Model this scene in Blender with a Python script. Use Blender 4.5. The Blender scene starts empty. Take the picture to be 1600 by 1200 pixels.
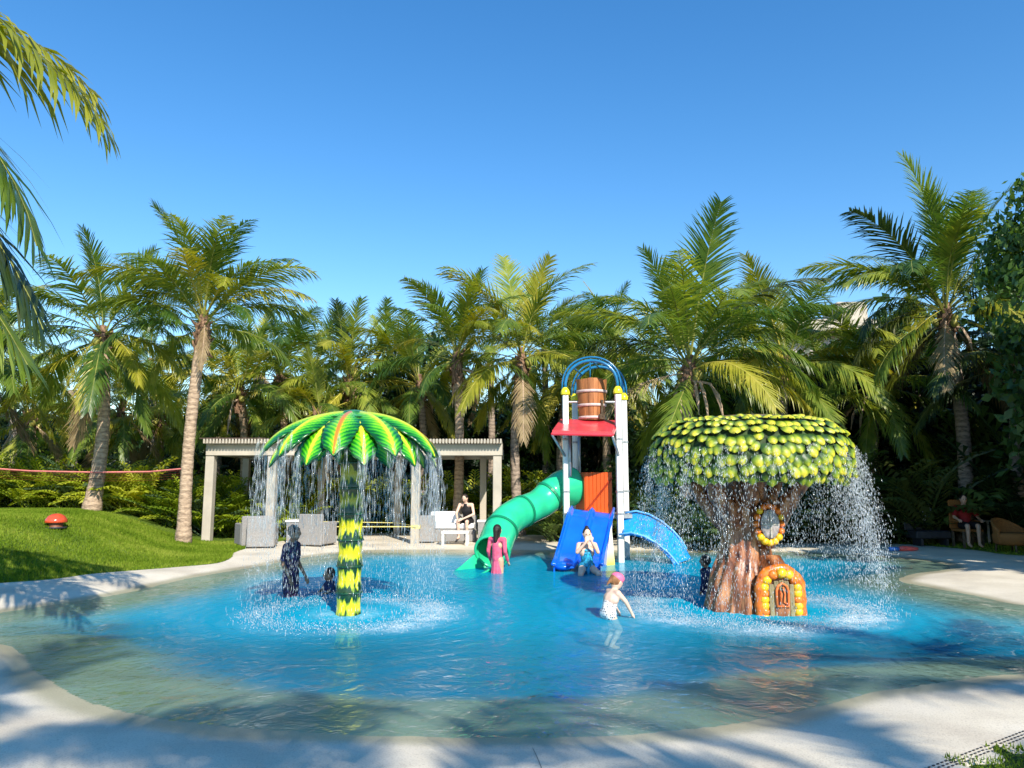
import bpy, math, random
import numpy as np
from mathutils import Vector, Matrix, Euler

R = math.radians
random.seed(11)
NR = np.random.RandomState(7)
scn = bpy.context.scene
COL = scn.collection

# ------------------------------------------------------------------ camera, light, exposure
CAM_H = 1.6
FOC = 1150.0
PITCH = math.atan(155 / FOC)
cam_d = bpy.data.cameras.new('camera')
cam = bpy.data.objects.new('camera', cam_d)
COL.objects.link(cam)
cam.location = (0, 0, CAM_H)
cam.rotation_euler = (R(90) + PITCH, 0, 0)
cam_d.sensor_fit = 'HORIZONTAL'
cam_d.sensor_width = 36
cam_d.lens = 36 * FOC / 1600
cam_d.clip_end = 2000
scn.camera = cam

SUN_DIR = Vector((0.36, -0.93, 0)).normalized()
SUN_EL = R(36)
SUN_VEC = Vector((SUN_DIR.x * math.cos(SUN_EL), SUN_DIR.y * math.cos(SUN_EL), math.sin(SUN_EL)))
w = bpy.data.worlds.new('World')
scn.world = w
w.use_nodes = True
wn = w.node_tree
wn.nodes.clear()
sky = wn.nodes.new('ShaderNodeTexSky')
sky.sky_type = 'NISHITA'
sky.sun_disc = False
sky.sun_elevation = SUN_EL
sky.sun_rotation = math.atan2(SUN_VEC.x, SUN_VEC.y)
sky.altitude = 0
sky.air_density = 1.25
sky.dust_density = 0.0
sky.ozone_density = 3.4
bgn = wn.nodes.new('ShaderNodeBackground')
bgn.inputs['Strength'].default_value = 0.15
wo = wn.nodes.new('ShaderNodeOutputWorld')
hs = wn.nodes.new('ShaderNodeHueSaturation')
hs.inputs['Saturation'].default_value = 1.31
hs.inputs['Hue'].default_value = 0.503
wn.links.new(sky.outputs[0], hs.inputs['Color'])
wn.links.new(hs.outputs[0], bgn.inputs[0])
wn.links.new(bgn.outputs[0], wo.inputs[0])

sl = bpy.data.lights.new('sun', 'SUN')
sl.energy = 5.0
sl.angle = R(0.53)
sl.color = (1.0, 0.925, 0.80)
so = bpy.data.objects.new('sun', sl)
COL.objects.link(so)
so.rotation_euler = SUN_VEC.to_track_quat('Z', 'Y').to_euler()
scn.view_settings.view_transform = 'Standard'
scn.view_settings.look = 'None'
scn.view_settings.gamma = 1
scn.view_settings.use_curve_mapping = False
scn.view_settings.exposure = 0.5
scn.cycles.max_bounces = 8
scn.cycles.transparent_max_bounces = 24
scn.cycles.sample_clamp_indirect = 6

# ------------------------------------------------------------------ pixel helpers (planning only)
_F = Vector((0, math.cos(PITCH), math.sin(PITCH)))
_U = Vector((0, -math.sin(PITCH), math.cos(PITCH)))
def ray(px, py):
    return Vector((1, 0, 0)) * ((px - 800) / FOC) + _U * ((600 - py) / FOC) + _F
def at(px, py, Y):
    d = ray(px, py)
    return Vector((0, 0, CAM_H)) + d * (Y / d.y)
def gnd(px, py, z=0.0):
    d = ray(px, py)
    return Vector((0, 0, CAM_H)) + d * ((z - CAM_H) / d.z)

# ------------------------------------------------------------------ object helpers
def tag(o, label=None, cat=None, group=None, kind=None):
    if label: o['label'] = label
    if cat: o['category'] = cat
    if group: o['group'] = group
    if kind: o['kind'] = kind
    return o
def thing(name, loc, label, cat, group=None, rz=0.0):
    o = bpy.data.objects.new(name, None)
    COL.objects.link(o)
    o.location = loc
    o.rotation_euler = (0, 0, rz)
    o.empty_display_size = 0.1
    return tag(o, label, cat, group)

class MB:
    def __init__(s):
        s.v = []; s.f = []; s.uv = []
    def quad(s, a, b, c, d, uv=None):
        n = len(s.v); s.v += [tuple(a), tuple(b), tuple(c), tuple(d)]
        s.f.append((n, n + 1, n + 2, n + 3)); s.uv.append(uv)
    def poly(s, pts):
        n = len(s.v); s.v += [tuple(p) for p in pts]
        s.f.append(tuple(range(n, n + len(pts)))); s.uv.append(None)
    def add(s, vs, fs):
        n = len(s.v); s.v += [tuple(p) for p in vs]
        for f in fs:
            s.f.append(tuple(i + n for i in f)); s.uv.append(None)
    def box(s, c, size, rz=0.0, bev=0.0, mat=None):
        c = Vector(c); hx, hy, hz = size[0] / 2, size[1] / 2, size[2] / 2
        m = mat if mat is not None else Matrix.Rotation(rz, 3, 'Z')
        b = min(bev, hx * .9, hy * .9, hz * .9)
        if b <= 0:
            pts = [(sx * hx, sy * hy, sz * hz) for sz in (-1, 1) for sy in (-1, 1) for sx in (-1, 1)]
            s.add([c + m @ Vector(p) for p in pts], [(0, 2, 3, 1), (4, 5, 7, 6), (0, 1, 5, 4), (2, 6, 7, 3), (0, 4, 6, 2), (1, 3, 7, 5)])
        else:
            # chamfered horizontally and at top/bottom: stacked octagon rings
            rings = []
            for z, k in ((-hz, b), (-hz + b, 0), (hz - b, 0), (hz, b)):
                x, y = hx - k, hy - k
                rings.append([(x, y - b, z), (x, -y + b, z), (x - b, -y, z), (-x + b, -y, z), (-x, -y + b, z), (-x, y - b, z), (-x + b, y, z), (x - b, y, z)])
            vs = [c + m @ Vector(p) for r in rings for p in r]
            fs = [tuple(reversed(range(8)))[::-1], tuple(range(24, 32))[::-1]]
            for k in range(3):
                for i in range(8):
                    j = (i + 1) % 8
                    fs.append((k * 8 + i, (k + 1) * 8 + i, (k + 1) * 8 + j, k * 8 + j))
            s.add(vs, fs)
    def tube(s, pts, rad, n=8, cap=True, flat=1.0):
        pts = [Vector(p) for p in pts]
        if not hasattr(rad, '__len__'): rad = [rad] * len(pts)
        vs = []; fs = []
        up = None
        for i, p in enumerate(pts):
            t = (pts[min(i + 1, len(pts) - 1)] - pts[max(i - 1, 0)])
            if t.length < 1e-9: t = Vector((0, 0, 1))
            t.normalize()
            if up is None:
                up = Vector((0, 0, 1)) if abs(t.z) < .9 else Vector((1, 0, 0))
            a = t.cross(up)
            if a.length < 1e-5: a = t.cross(Vector((0, 1, 0)))
            a.normalize(); b = a.cross(t).normalized(); up = b
            for k in range(n):
                th = 2 * math.pi * k / n
                vs.append(p + a * (math.cos(th) * rad[i]) + b * (math.sin(th) * rad[i] * flat))
        for i in range(len(pts) - 1):
            for k in range(n):
                j = (k + 1) % n
                fs.append((i * n + k, i * n + j, (i + 1) * n + j, (i + 1) * n + k))
        if cap:
            fs.append(tuple(range(n))[::-1]); fs.append(tuple((len(pts) - 1) * n + k for k in range(n)))
        s.add(vs, fs)
    def lathe(s, prof, c=(0, 0, 0), n=24, cap=False, sx=1, sy=1, a0=0, a1=2 * math.pi):
        c = Vector(c); full = abs(a1 - a0 - 2 * math.pi) < 1e-6
        m = n if full else n + 1
        vs = []; fs = []
        for (r, z) in prof:
            for k in range(m):
                th = a0 + (a1 - a0) * k / n
                vs.append(c + Vector((math.cos(th) * r * sx, math.sin(th) * r * sy, z)))
        for i in range(len(prof) - 1):
            for k in range(n):
                j = (k + 1) % m
                fs.append((i * m + k, i * m + j, (i + 1) * m + j, (i + 1) * m + k))
        if cap:
            fs.append(tuple(range(m))[::-1]); fs.append(tuple((len(prof) - 1) * m + k for k in range(m)))
        s.add(vs, fs)
    def ell(s, c, r, n=12, m=8, rot=None):
        c = Vector(c); vs = []; fs = []
        for i in range(m + 1):
            ph = math.pi * i / m
            for k in range(n):
                th = 2 * math.pi * k / n
                p = Vector((r[0] * math.sin(ph) * math.cos(th), r[1] * math.sin(ph) * math.sin(th), -r[2] * math.cos(ph)))
                if rot is not None: p = rot @ p
                vs.append(c + p)
        for i in range(m):
            for k in range(n):
                j = (k + 1) % n
                fs.append((i * n + k, i * n + j, (i + 1) * n + j, (i + 1) * n + k))
        s.add(vs, fs)
    def grid(s, fn, nu, nv, uvs=True, closed=False):
        n0 = len(s.v)
        for i in range(nu + 1):
            for j in range(nv + 1):
                s.v.append(tuple(fn(i / nu, j / nv)))
        for i in range(nu):
            for j in range(nv):
                a = n0 + i * (nv + 1) + j
                s.f.append((a, a + 1, a + nv + 2, a + nv + 1))
                u0, u1, v0, v1 = i / nu, (i + 1) / nu, j / nv, (j + 1) / nv
                s.uv.append([(u0, v0), (u0, v1), (u1, v1), (u1, v0)] if uvs else None)
    def mesh(s, name, smooth=False, org=None):
        me = bpy.data.meshes.new(name)
        vs = s.v
        if org is not None:
            o = Vector(org); vs = [(x - o.x, y - o.y, z - o.z) for x, y, z in vs]
        me.from_pydata(vs, [], s.f)
        if any(u is not None for u in s.uv):
            uvl = me.uv_layers.new(name='UVMap')
            flat = []
            for f, u in zip(s.f, s.uv):
                flat += [c for q in (u if u is not None else [(0, 0)] * len(f)) for c in q]
            uvl.data.foreach_set('uv', flat)
        if smooth:
            me.polygons.foreach_set('use_smooth', [True] * len(me.polygons))
        me.update()
        return me

def link(name, me, mat=None, parent=None, loc=None, rot=None, scale=None):
    o = bpy.data.objects.new(name, me)
    COL.objects.link(o)
    if mat is not None and not me.materials: me.materials.append(mat)
    if parent is not None: o.parent = parent
    if loc is not None: o.location = loc
    if rot is not None: o.rotation_euler = rot
    if scale is not None: o.scale = scale
    return o
def build(name, mb, mat, parent=None, smooth=False, world=False, bev=0.0):
    """world=True: coordinates are world ones; shift them into the parent's frame"""
    org = parent.matrix_basis.translation if (parent is not None and world) else None
    if parent is not None and world and parent.parent is not None:
        org = parent.matrix_basis.translation + parent.parent.matrix_basis.translation
    o = link(name, mb.mesh(name, smooth, org), mat, parent)
    if bev:
        m = o.modifiers.new('bevel', 'BEVEL'); m.width = bev; m.segments = 2; m.limit_method = 'ANGLE'
    return o
def copy_tree(o, parent=None):
    c = o.copy(); COL.objects.link(c)
    if parent is not None: c.parent = parent
    for ch in list(o.children): copy_tree(ch, c)
    return c

# ------------------------------------------------------------------ materials
def mat_new(name):
    m = bpy.data.materials.new(name); m.use_nodes = True
    nt = m.node_tree; nt.nodes.clear()
    out = nt.nodes.new('ShaderNodeOutputMaterial')
    return m, nt, out
def N(nt, t, **kw):
    n = nt.nodes.new('ShaderNode' + t)
    for k, v in kw.items():
        if k.startswith('i_'):
            n.inputs[k[2:].replace('_', ' ')].default_value = v
        else: setattr(n, k, v)
    return n
def ramp(nt, fac, stops):
    r = nt.nodes.new('ShaderNodeValToRGB')
    e = r.color_ramp.elements
    while len(e) < len(stops): e.new(0.5)
    for k, (p, c) in enumerate(stops):
        e[k].position = p; e[k].color = (c[0], c[1], c[2], 1)
    nt.links.new(fac, r.inputs[0])
    return r
def simple(name, col, rough=0.6, var=0.12, scale=6.0, bump=0.0, bscale=40.0, spec=0.4, coat=0.0, metal=0.0, stretch=None, sub=0.0):
    m, nt, out = mat_new(name)
    p = N(nt, 'BsdfPrincipled')
    tc = N(nt, 'TexCoord')
    src = tc.outputs['Object']
    if stretch:
        mp = N(nt, 'Mapping'); mp.inputs['Scale'].default_value = stretch
        nt.links.new(src, mp.inputs[0]); src = mp.outputs[0]
    nz = N(nt, 'TexNoise'); nz.inputs['Scale'].default_value = scale; nz.inputs['Detail'].default_value = 6
    nt.links.new(src, nz.inputs['Vector'])
    a = tuple(c * (1 - var * 1.6) for c in col); b = tuple(min(1, c * (1 + var * 1.3)) for c in col)
    r = ramp(nt, nz.outputs['Fac'], [(0.3, a), (0.7, b)])
    nt.links.new(r.outputs[0], p.inputs['Base Color'])
    p.inputs['Roughness'].default_value = rough
    p.inputs['Specular IOR Level'].default_value = spec
    p.inputs['Metallic'].default_value = metal
    if coat: p.inputs['Coat Weight'].default_value = coat; p.inputs['Coat Roughness'].default_value = 0.12
    if sub: p.inputs['Subsurface Weight'].default_value = sub; p.inputs['Subsurface Radius'].default_value = (.02, .01, .006)
    if bump:
        n2 = N(nt, 'TexNoise'); n2.inputs['Scale'].default_value = bscale; n2.inputs['Detail'].default_value = 4
        nt.links.new(src, n2.inputs['Vector'])
        bp = N(nt, 'Bump'); bp.inputs['Strength'].default_value = bump; bp.inputs['Distance'].default_value = 0.02
        nt.links.new(n2.outputs['Fac'], bp.inputs['Height']); nt.links.new(bp.outputs[0], p.inputs['Normal'])
    nt.links.new(p.outputs[0], out.inputs[0])
    return m
def leafmat(name, c1, c2, c3, trans=0.35, rough=0.45, spread=1.0):
    m, nt, out = mat_new(name)
    oi = N(nt, 'ObjectInfo'); tc = N(nt, 'TexCoord')
    nz = N(nt, 'TexNoise'); nz.inputs['Scale'].default_value = 3.0; nz.inputs['Detail'].default_value = 3
    nt.links.new(tc.outputs['Object'], nz.inputs['Vector'])
    mx = N(nt, 'Math', operation='MULTIPLY_ADD'); mx.inputs[1].default_value = 0.62 * spread
    nt.links.new(oi.outputs['Random'], mx.inputs[0])
    m2 = N(nt, 'Math', operation='MULTIPLY_ADD'); m2.inputs[1].default_value = 0.9; m2.inputs[2].default_value = -0.27
    nt.links.new(nz.outputs['Fac'], m2.inputs[0]); nt.links.new(m2.outputs[0], mx.inputs[2])
    r = ramp(nt, mx.outputs[0], [(0.1, c1), (0.5, c2), (0.92, c3)])
    p = N(nt, 'BsdfPrincipled'); p.inputs['Roughness'].default_value = rough; p.inputs['Specular IOR Level'].default_value = 0.5
    nt.links.new(r.outputs[0], p.inputs['Base Color'])
    t = N(nt, 'BsdfTranslucent')
    hsv = N(nt, 'HueSaturation'); hsv.inputs['Value'].default_value = 1.5; hsv.inputs['Saturation'].default_value = 1.1; hsv.inputs['Hue'].default_value = 0.488
    nt.links.new(r.outputs[0], hsv.inputs['Color']); nt.links.new(hsv.outputs[0], t.inputs[0])
    ms = N(nt, 'MixShader'); ms.inputs[0].default_value = trans
    nt.links.new(p.outputs[0], ms.inputs[1]); nt.links.new(t.outputs[0], ms.inputs[2]); nt.links.new(ms.outputs[0], out.inputs[0])
    return m

M = {}
M['frond'] = leafmat('frond_leaf', (0.045, 0.11, 0.018), (0.16, 0.235, 0.032), (0.40, 0.42, 0.06), rough=.36, trans=.40)
M['frond_y'] = leafmat('frond_leaf_yellow', (0.16, 0.20, 0.014), (0.32, 0.32, 0.03), (0.50, 0.44, 0.07), rough=.38)
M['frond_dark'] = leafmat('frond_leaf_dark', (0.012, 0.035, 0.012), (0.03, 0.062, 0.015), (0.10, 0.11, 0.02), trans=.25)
M['frond_dead'] = leafmat('frond_leaf_dry', (0.16, 0.10, 0.05), (0.30, 0.22, 0.11), (0.42, 0.34, 0.18), trans=.2, rough=.7)
M['areca'] = leafmat('areca_leaf', (0.08, 0.16, 0.010), (0.27, 0.34, 0.018), (0.52, 0.50, 0.04), trans=.35)
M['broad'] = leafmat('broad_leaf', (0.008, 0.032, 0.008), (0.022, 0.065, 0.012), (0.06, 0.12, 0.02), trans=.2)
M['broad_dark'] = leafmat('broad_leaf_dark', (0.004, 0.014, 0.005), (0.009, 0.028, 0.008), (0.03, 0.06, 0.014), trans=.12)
M['bamboo'] = leafmat('fine_leaf', (0.02, 0.05, 0.01), (0.06, 0.11, 0.02), (0.13, 0.19, 0.04), trans=.3)
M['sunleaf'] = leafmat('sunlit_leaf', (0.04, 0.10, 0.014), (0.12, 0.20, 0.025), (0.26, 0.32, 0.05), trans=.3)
M['fern'] = leafmat('fern_leaf', (0.03, 0.07, 0.03), (0.07, 0.12, 0.05), (0.14, 0.20, 0.08), trans=.3)

def mat_trunk(name, a, b, ring=14.0):
    m, nt, out = mat_new(name)
    tc = N(nt, 'TexCoord')
    nz = N(nt, 'TexNoise'); nz.inputs['Scale'].default_value = 9; nz.inputs['Detail'].default_value = 8
    mp = N(nt, 'Mapping'); mp.inputs['Scale'].default_value = (1, 1, 2.5)
    nt.links.new(tc.outputs['Object'], mp.inputs[0]); nt.links.new(mp.outputs[0], nz.inputs[0])
    wv = N(nt, 'TexWave', wave_type='BANDS', bands_direction='Z'); wv.inputs['Scale'].default_value = ring / 6.28 * 1.0
    wv.inputs['Distortion'].default_value = 1.6; wv.inputs['Detail'].default_value = 3; wv.inputs['Detail Scale'].default_value = 2
    nt.links.new(tc.outputs['Object'], wv.inputs[0])
    mix = N(nt, 'Math', operation='MULTIPLY'); nt.links.new(nz.outputs['Fac'], mix.inputs[0]); nt.links.new(wv.outputs['Fac'], mix.inputs[1])
    ad = N(nt, 'Math', operation='MULTIPLY_ADD'); ad.inputs[1].default_value = 0.34; nt.links.new(mix.outputs[0], ad.inputs[0])
    k = N(nt, 'Math', operation='MULTIPLY'); k.inputs[1].default_value = 0.8; nt.links.new(nz.outputs['Fac'], k.inputs[0]); nt.links.new(k.outputs[0], ad.inputs[2])
    r = ramp(nt, ad.outputs[0], [(0.2, a), (0.62, b)])
    p = N(nt, 'BsdfPrincipled'); p.inputs['Roughness'].default_value = .85; p.inputs['Specular IOR Level'].default_value = .2
    nt.links.new(r.outputs[0], p.inputs['Base Color'])
    bp = N(nt, 'Bump'); bp.inputs['Strength'].default_value = .7; bp.inputs['Distance'].default_value = .03
    nt.links.new(ad.outputs[0], bp.inputs['Height']); nt.links.new(bp.outputs[0], p.inputs['Normal'])
    nt.links.new(p.outputs[0], out.inputs[0])
    return m
M['trunk'] = mat_trunk('palm_trunk', (0.14, 0.095, 0.065), (0.52, 0.38, 0.26))
M['trunk_d'] = mat_trunk('palm_trunk_grey', (0.10, 0.08, 0.065), (0.38, 0.30, 0.24))
M['bark'] = simple('bark', (0.10, 0.075, 0.05), .9, .4, 12, .6, 30, .2)
M['fibre'] = simple('palm_fibre', (0.23, 0.14, 0.09), .9, .55, 18, .8, 60, .15, stretch=(1, 1, .3))
M['stalk'] = simple('dry_stalk', (0.50, 0.36, 0.26), .8, .25, 10)
M['rachis'] = simple('frond_rib', (0.26, 0.27, 0.06), .5, .25, 4)
M['rachis_y'] = simple('frond_rib_yellow', (0.5, 0.42, 0.08), .5, .2, 4)
M['coconut'] = simple('coconut', (0.30, 0.28, 0.06), .5, .3, 7)
M['white'] = simple('white_paint', (0.80, 0.80, 0.76), .35, .05, 5, .1, 25, .5)
M['cream'] = simple('cream_render', (0.46, 0.41, 0.33), .8, .07, 3, .15, 50, .3)
M['pergola_top'] = simple('dark_slat', (0.09, 0.06, 0.045), .8, .3, 8)
M['yellow'] = simple('yellow_plastic', (0.85, 0.72, 0.02), .3, .08, 5, 0, 1, .5, .3)
M['red'] = simple('red_fibreglass', (0.72, 0.045, 0.06), .3, .10, 4, .05, 15, .5, .3)
M['orange'] = simple('orange_board', (0.78, 0.105, 0.012), .4, .14, 5, .15, 30, .45, stretch=(1, 1, .15))
M['blue'] = simple('blue_plastic', (0.004, 0.12, 0.70), .25, .10, 3, .04, 12, .5, .4)
M['ltblue'] = simple('light_blue_plastic', (0.015, 0.30, 0.78), .3, .12, 4, .06, 15, .5, .3)
M['pipe'] = simple('blue_pipe', (0.012, 0.17, 0.36), .25, .15, 4, 0, 1, .5, .4)
M['green'] = simple('green_fibreglass', (0.025, 0.56, 0.27), .22, .12, 2.5, .04, 10, .5, .5)
M['green_d'] = simple('green_flange', (0.006, 0.22, 0.11), .4, .12, 4)
M['wood'] = simple('bucket_wood', (0.42, 0.16, 0.055), .45, .35, 7, .35, 30, .4, .25, stretch=(1, 1, .12))
M['band'] = simple('bucket_band', (0.62, 0.48, 0.44), .45, .15, 9)
M['steel'] = simple('grey_steel', (0.42, 0.44, 0.45), .35, .12, 9, metal=.6)
M['wicker'] = simple('grey_wicker', (0.30, 0.285, 0.27), .8, .16, 60, .5, 110, .25)
M['wicker_b'] = simple('brown_wicker', (0.30, 0.12, 0.03), .7, .3, 60, .5, 110, .3)
M['cushion'] = simple('white_cushion', (0.80, 0.80, 0.80), .9, .04, 5, .2, 12, .2)
M['tablew'] = simple('white_table', (0.74, 0.72, 0.68), .5, .06, 5)
M['dark'] = simple('dark_plastic', (0.03, 0.03, 0.035), .5, .2, 9)
M['skin'] = simple('skin', (0.60, 0.36, 0.24), .5, .08, 14, sub=.15)
M['skin_pale'] = simple('skin_pale', (0.74, 0.50, 0.38), .5, .06, 14, sub=.15)
M['skin_dark'] = simple('skin_tan', (0.30, 0.17, 0.11), .5, .10, 14)
M['hair_d'] = simple('hair_dark', (0.02, 0.013, 0.01), .45, .4, 30, .6, 90, .4, stretch=(1, 1, .2))
M['hair_b'] = simple('hair_light_brown', (0.30, 0.13, 0.05), .5, .3, 30, .6, 90, .4, stretch=(1, 1, .2))
M['eye'] = simple('eye_dark', (0.02, 0.015, 0.015), .2)
M['lip'] = simple('lips', (0.45, 0.14, 0.12), .5)
M['cl_navy'] = simple('navy_purple_cloth', (0.035, 0.022, 0.075), .8, .7, 22, .3, 30)
M['cl_pink'] = simple('pink_cloth', (0.72, 0.11, 0.20), .75, .14, 16, .5, 24)
M['cl_blue'] = simple('turquoise_cloth', (0.02, 0.30, 0.52), .6, .6, 26, .4, 26)
M['cl_black'] = simple('black_cloth', (0.012, 0.010, 0.012), .8, .2, 9, .3, 20)
M['cl_navyb'] = simple('dark_blue_cloth', (0.012, 0.025, 0.10), .8, .3, 12, .3, 20)
M['cl_red'] = simple('red_cloth', (0.30, 0.014, 0.018), .8, .15, 12, .3, 20)
M['cap_pink'] = simple('pink_cap', (0.80, 0.16, 0.30), .5, .1, 12)
M['rope_r'] = simple('pink_rope', (0.66, 0.20, 0.18), .8)
M['net_r'] = simple('dark_red_net', (0.20, 0.02, 0.02), .9)
M['rope_y'] = simple('yellow_rope', (0.75, 0.66, 0.22), .7)
M['toy_blue'] = simple('toy_blue', (0.08, 0.28, 0.75), .3)
M['toy_red'] = simple('toy_red', (0.80, 0.12, 0.10), .3)
M['lamp_red'] = simple('lamp_red', (0.62, 0.075, 0.025), .22, .12, 9, coat=.6)
M['arch_y'] = simple('arch_stone_yellow', (0.92, 0.45, 0.01), .4, .25, 9, .3, 20, .4, .3)
M['arch_o'] = simple('arch_stone_orange', (0.80, 0.17, 0.015), .4, .3, 9, .3, 20, .4, .3)
M['plank'] = simple('door_plank', (0.30, 0.25, 0.13), .7, .3, 14, .4, 30, stretch=(1, 1, .2))
M['door_or'] = simple('door_orange', (0.85, 0.20, 0.05), .45)
M['paneg'] = simple('pane_grey', (0.38, 0.33, 0.31), .3, .3, 14)

# polka-dot swimsuit
def mat_dots():
    m, nt, out = mat_new('polka_cloth')
    tc = N(nt, 'TexCoord'); v = N(nt, 'TexVoronoi'); v.inputs['Scale'].default_value = 34; v.inputs['Randomness'].default_value = .25
    nt.links.new(tc.outputs['Object'], v.inputs['Vector'])
    r = ramp(nt, v.outputs['Distance'], [(0.30, (0.03, 0.03, 0.05)), (0.38, (0.80, 0.78, 0.76))])
    p = N(nt, 'BsdfPrincipled'); p.inputs['Roughness'].default_value = .7
    nt.links.new(r.outputs[0], p.inputs['Base Color']); nt.links.new(p.outputs[0], out.inputs[0])
    return m
M['cl_dots'] = mat_dots()
# white to yellow painted panel
def mat_panel():
    m, nt, out = mat_new('white_yellow_panel')
    tc = N(nt, 'TexCoord'); sx = N(nt, 'SeparateXYZ'); nt.links.new(tc.outputs['Object'], sx.inputs[0])
    r = ramp(nt, sx.outputs['Z'], [(0.30, (0.85, 0.70, 0.01)), (0.75, (0.80, 0.78, 0.66))])
    p = N(nt, 'BsdfPrincipled'); p.inputs['Roughness'].default_value = .3
    nt.links.new(r.outputs[0], p.inputs['Base Color']); nt.links.new(p.outputs[0], out.inputs[0])
    return m
M['panel_wy'] = mat_panel()
# ------------------------------------------------------------------ pool outline and terrain
def catmull(pts, sub=8):
    out = []; n = len(pts)
    for i in range(n):
        p0, p1, p2, p3 = [np.array(pts[(i + k) % n][:2]) for k in (-1, 0, 1, 2)]
        for s in range(sub):
            t = s / sub
            out.append(0.5 * ((2 * p1) + (-p0 + p2) * t + (2 * p0 - 5 * p1 + 4 * p2 - p3) * t * t + (-p0 + 3 * p1 - 3 * p2 + p3) * t ** 3))
    return np.array(out)
WZ = -0.06
def g2(px, py, z=WZ):
    p = gnd(px, py, z); return (p.x, p.y)
POOL = catmull([g2(0, 1003), g2(60, 1052), g2(150, 1098), g2(300, 1128), g2(500, 1143), g2(800, 1146), g2(1000, 1143), g2(1150, 1130),
                g2(1250, 1108), g2(1350, 1078), g2(1450, 1068), g2(1600, 1052), (6.6, 6.9), (8.5, 7.9), (9.2, 8.8), (8.2, 9.4), g2(1600, 948), g2(1520, 932),
                g2(1450, 918), g2(1403, 907), g2(1425, 897), g2(1480, 889), g2(1470, 880), g2(1420, 874), g2(1330, 868), g2(1200, 863), g2(1050, 862), g2(900, 862),
                g2(700, 861), g2(570, 862), g2(480, 871), g2(400, 886), g2(300, 903), g2(200, 926), g2(100, 943), g2(0, 958), (-6.9, 8.5), (-7.3, 7.9), (-6.6, 7.2)], 7)
DECK = catmull([g2(0, 912, 0), g2(150, 897, 0), g2(280, 886, 0), g2(340, 880, 0), g2(362, 872, 0), g2(372, 862, 0), g2(420, 850, 0), g2(470, 842, 0), g2(530, 836, 0), g2(640, 833, 0),
                g2(760, 834, 0), g2(850, 837, 0), g2(1000, 840, 0), g2(1150, 843, 0), g2(1250, 846, 0), g2(1400, 850, 0), g2(1520, 860, 0), g2(1600, 869, 0), (14.5, 15.5), (16, 9), (16, 2), (9, 0.5),
                (4.3, 2.2), g2(1515, 1203, 0), g2(1560, 1186, 0), g2(1605, 1168, 0), (5.5, 3.6), (7, 2.0), (8, -2), (6, -7), (-8, -7), (-14, 2), (-13, 9.5)], 6)
def sdist(X, Y, poly):
    """signed distance: positive inside"""
    x = X.ravel(); y = Y.ravel()
    P = poly; Q = np.roll(poly, -1, axis=0)
    best = np.full(x.shape, 1e9); ins = np.zeros(x.shape, bool)
    for (ax, ay), (bx, by) in zip(P, Q):
        dx, dy = bx - ax, by - ay
        L = dx * dx + dy * dy + 1e-12
        t = np.clip(((x - ax) * dx + (y - ay) * dy) / L, 0, 1)
        best = np.minimum(best, (x - ax - t * dx) ** 2 + (y - ay - t * dy) ** 2)
        c = ((ay > y) != (by > y))
        with np.errstate(divide='ignore', invalid='ignore'):
            xi = (bx - ax) * (y - ay) / (by - ay if by != ay else 1e-12) + ax
        ins ^= c & (x < xi)
    d = np.sqrt(best)
    return np.where(ins, d, -d).reshape(X.shape)
def sstep(a, b, x):
    t = np.clip((x - a) / (b - a), 0, 1); return t * t * (3 - 2 * t)
def vnoise(X, Y, f, seed=0):
    r = np.random.RandomState(seed); s = np.zeros_like(X, dtype=float)
    for k in range(7):
        a = r.uniform(0, 2 * np.pi); ff = f * r.uniform(.6, 1.6)
        s += np.sin((X * np.cos(a) + Y * np.sin(a)) * ff + r.uniform(0, 6.28) + 1.3 * np.sin(X * ff * .31 + Y * ff * .47 + k))
    return s / 7
def deck_z(X, Y, sd):
    z = np.where(sd < 0, WZ + 0.062 * sstep(0, 0.9, -sd) + .012 * sstep(.6, 2.5, -sd), WZ - 0.42 * sstep(-0.15, 3.2, sd) )
    return z + 0.004 * vnoise(X, Y, 1.7, 3)
def mound(X, Y, dd):
    Xp = X + 0.35 * (Y - 15)
    z = 0.86 * sstep(-5.6, -10.0, Xp) * sstep(0, 4.0, dd) + 0.03 * sstep(0, .5, dd)
    z += 0.02 * vnoise(X, Y, 1.3, 9) * sstep(0, 2, dd)
    return z
def h_at(x, y):
    X = np.array([[float(x)]]); Y = np.array([[float(y)]])
    dd = -sdist(X, Y, DECK)
    if dd[0, 0] > 0: return float(mound(X, Y, dd)[0, 0])
    return float(deck_z(X, Y, sdist(X, Y, POOL))[0, 0])
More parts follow.
